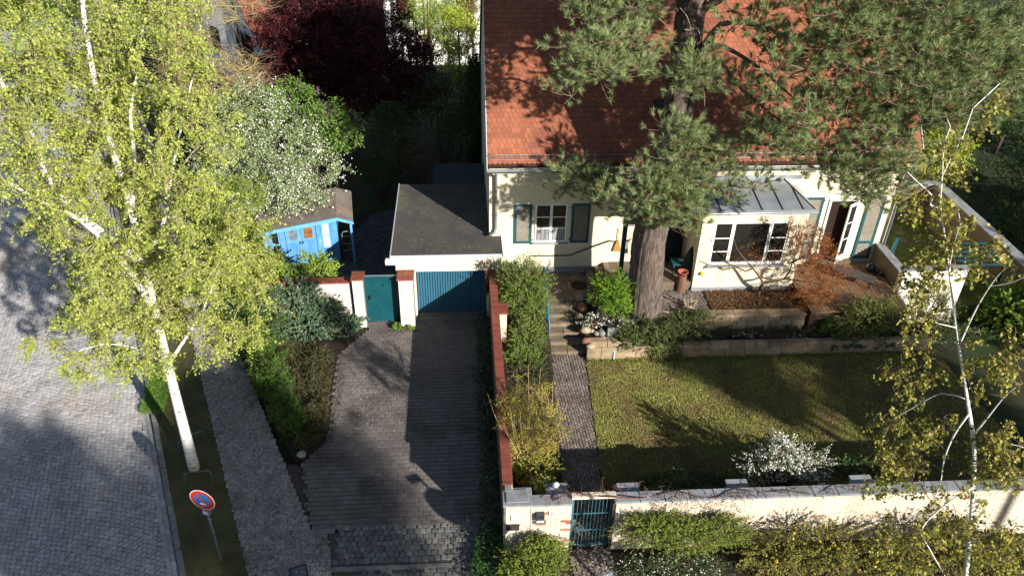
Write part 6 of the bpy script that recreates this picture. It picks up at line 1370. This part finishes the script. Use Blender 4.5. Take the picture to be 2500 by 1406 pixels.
for px, py, z, rx, rz in ((640, 860, .7, .7, .75), (660, 930, .6, .6, .65), (690, 985, .5, .5, .6), (712, 1030, .4, .42, .5), (620, 810, .8, .7, .8)):
    p = Zp(px, py, z); vy.append((p, (rx, rx*.9, rz)))
make_shrub('yew_hedge', 'feathery bright yew hedge between pavement and drive', vy, yew, 153, n=17000, size=.05, z0=0., leaf_kw=dict(wid=.2, elong=2.0, up=.1), amp=.45, shell=.35, cat='hedge', rough=.16)
gc = leafmat('ground_cover', [lin('4d4530'), lin('3b3426'), lin('5c5234'), lin('45502c'), lin('4c3a2a')], trans=.15)
isl_in = [xy(640, 900), xy(700, 1020), xy(735, 1110), xy(785, 1075), xy(800, 1030), xy(808, 950), xy(818, 870), xy(760, 830)]
litter_on('ground_cover', 'brownish low ground cover on the planting island', isl_in, lambda x, y: .02+.07*np.sin(x*3.1+np.sin(y*2.3))**2*np.sin(y*1.9)**2, 9000, .045, gc, 6, .06)
litter_on('edge_litter', 'dry leaves along the edge of the drive', [xy(790, 1085), xy(815, 950), xy(825, 860), xy(850, 850), xy(840, 950), xy(815, 1080)], .0, 380, .04, leafmat('dull_litter', [lin('54402f'), lin('3f3024'), lin('6b523a')], trans=.1), 7, .015)
litter_on('scattered_petals', 'pale petals scattered over the drive', [xy(840, 920), xy(990, 900), xy(985, 1060), xy(820, 1040)], .0, 260, .028, leafmat('petal_litter', [lin('c9c2b0'), lin('a89f8c')], trans=.1), 8, .004)
litter_on('roof_litter', 'dry needles and petals on the garage roof', [(-2.35, 22.65), (1.2, 22.65), (.85, 24.6), (-2.3, 26.2)], 2.588, 260, .022, leafmat('roof_litter', [lin('c0a878'), lin('8d6f4a'), lin('d0c8b4')], trans=.1), 9, .004)
vi = []
for px, py, rx, rz in ((700, 860, .6, .35), (770, 880, .55, .3), (760, 940, .5, .28), (785, 990, .4, .22), (745, 1010, .45, .24), (770, 1050, .35, .2), (735, 1070, .3, .16), (700, 930, .5, .3)):
    p = Zp(px, py, .12); vi.append((p, (rx, rx, rz)))
make_shrub('island_shrub', 'low dark brown green shrub cover on the planting island', vi, leafmat('island_leaf', [lin('46492a'), lin('3a3c24'), lin('565a30'), lin('4c422c'), lin('3f5228')], trans=.2), 160, n=15000, size=.04, z0=.02, amp=.4, rough=.1)
p = Zp(736, 1108, .1); tag(MB().rock(p, (.13, .11, .1), 5).build('pale_stone', rcols[2], smooth=True), 'pale stone at the tip of the planting island', 'stone')
q = np.random.default_rng(3)
make_shrub('edge_ivy', 'dark ivy strip along the foot of the clinker wall', [(np.array([.55, 13.6+i*1.15, .18]), (.3, .75, .32)) for i in range(8)], ivy_leaf, 155, n=7000, size=.055, z0=.0, leaf_kw=dict(wid=.8, elong=1.1), cat='ivy', shell=.4, stems=30)
litter_on('corner_shrubs', 'dark low growth at the foot of the corner pillar', [(-.05, 11.6), (.85, 11.6), (.85, 13.4), (.25, 13.4)], .05, 3500, .05, leaf_dk, 11, .16)
c = np.array([.95, 22.2, 2.0]); make_shrub('dry_hydrangea', 'pale dry twig at the garage corner', [(Yp(1190, 650, 22.3), (.16, .12, .2))], leafmat('dry_flower', [lin('b0a48c'), lin('8f8470')], trans=.2), 156, n=260, size=.05, z0=1.2, cat='plant', stems=12)
make_shrub('moss_tuft', 'small green tufts at the foot of the plaque pillar', [(np.array([-2.3, 22.0, .06]), (.2, .15, .12)), (np.array([-1.85, 21.95, .05]), (.22, .12, .12))], lush, 157, n=900, size=.05, z0=.0, cat='plant')
stepw = [(2.8, 20.36, .02)]
for k in range(1, 6):
    y0 = 20.35+.28*k; litter_on('step_weeds' , 'green weeds in the joints of the steps, row %s' % ['one', 'two', 'three', 'four', 'five'][k-1], [(2.95, y0-.06), (3.5, y0-.06), (3.5, y0+.0), (2.95, y0+.0)], .17*k, 60, .03, bright, 20+k, .03)
litter_on('lawn_edge_weeds', 'tufts along the foot of the low stone wall', [(3.9, 19.8), (15.4, 19.95), (15.4, 20.02), (3.9, 19.97)], .03, 1800, .05, leafmat('weed', [lin('6b7a30'), lin('58682a'), lin('847f3c')], trans=.25), 30, .06)
# ---- trees across the front street, out of the picture, whose shade falls on drive, street and lawn
def shade_tree(name, label, x, y, zc, rx, rz, seed, ncl=120, per=70, size=.13):
    c = np.array([x, y, zc]); b = np.array([x, y, -.1])
    lim = [(smooth_path([b, b+[.1, 0, zc*.5], c, c+[0, 0, rz*.6]], .6), .22, .05)]+[(smooth_path([b*.4+c*.6, c+np.array([math.cos(a)*rx*.6, math.sin(a)*rx*.6, rz*.2])], .6), .09, .03) for a in (0.3, 1.9, 3.4, 5.0)]
    make_tree(name, label, 'tree', b, lim, [(c, (rx, rx, rz))], leaf_lime, twig_brown, seed, per=per, size=size, sig=.4, ncl=ncl)
# shade casters beyond the lower edge of view, some crowns shaped for their shade
def shaded(gx_, gy_, s):      # a point s metres (on the ground) towards the sun from a shaded place
    return gx_+math.sin(SUN_AZ)*s, gy_-math.cos(SUN_AZ)*s, s*math.tan(SUN_EL)
for i, (gx_, gy_, s, rx, rz) in enumerate([(-3.5, 14.9, 34, 1.7, 1.6), (-5.6, 13.6, 33, 1.8, 1.8), (-8.8, 13.1, 34, 2.2, 1.5), (-11.6, 15.0, 35, 1.9, 1.2), (12.9, 17.2, 24, 1.2, .6), (14.8, 18, 26, 2.3, 1.6), (-6.7, 15.6, 34, 1.4, 1.0), (8.4, 21.0, 27, 2.2, .15), (12.6, 20.8, 27, 1.9, .2), (8.9, 18.6, 24, .12, .5), (-6.9, 18.2, 36, 1.0, .8)]):
    x, y, z = shaded(gx_, gy_, s)
    shade_tree('street_tree', 'tree across the front street that shades '+['the lower drive', 'the mosaic footpath', 'the lower left street', 'the far street edge', 'the right of the lawn', 'the right end of the bed', 'the verge and footpath', 'the terrace wall, crown flattened for it', 'the bed before the deck, crown flattened for it', 'the middle of the lawn, slender crown added for it', 'the upper footpath'][i], x, y, z, rx, rz, 200+i)
for i, (gx_, gy_, s) in enumerate([(24, 29, 15), (32, 36, 15), (23, 21, 16)]):  # unseen trees added on the right to darken the next garden
    x, y, z = shaded(gx_, gy_, s)
    shade_tree('added_shade_tree', 'unseen tree added at the right to shade the lawn of the next garden, %s' % ['nearer', 'farther', 'middle'][i], x, y, z, 4.2, 3.6, 230+i, 160, 80, .2)
x, y, z = shaded(-.65, 14.26, 2.5*1/math.tan(SUN_EL)) if False else (0, 0, 0)
bx_, by_ = -.65+.599*2.5*2.267, 14.26-.8*2.5*2.267
os_ = thing('street_sign', 'round sign on a post by the front street whose shadow crosses the drive', 'traffic sign', (bx_, by_, 0), R(20))
MB().tube([(0, 0, -.1), (0, 0, 3.05)], .035, 10).build('post', steel, os_, local=True)
disc('plate', .34, -.045, s_white, par=os_, cz=2.5, th=.012); lb('arm', steel, os_, (-.28, .05, -.03, .0, 2.95, 3.12))
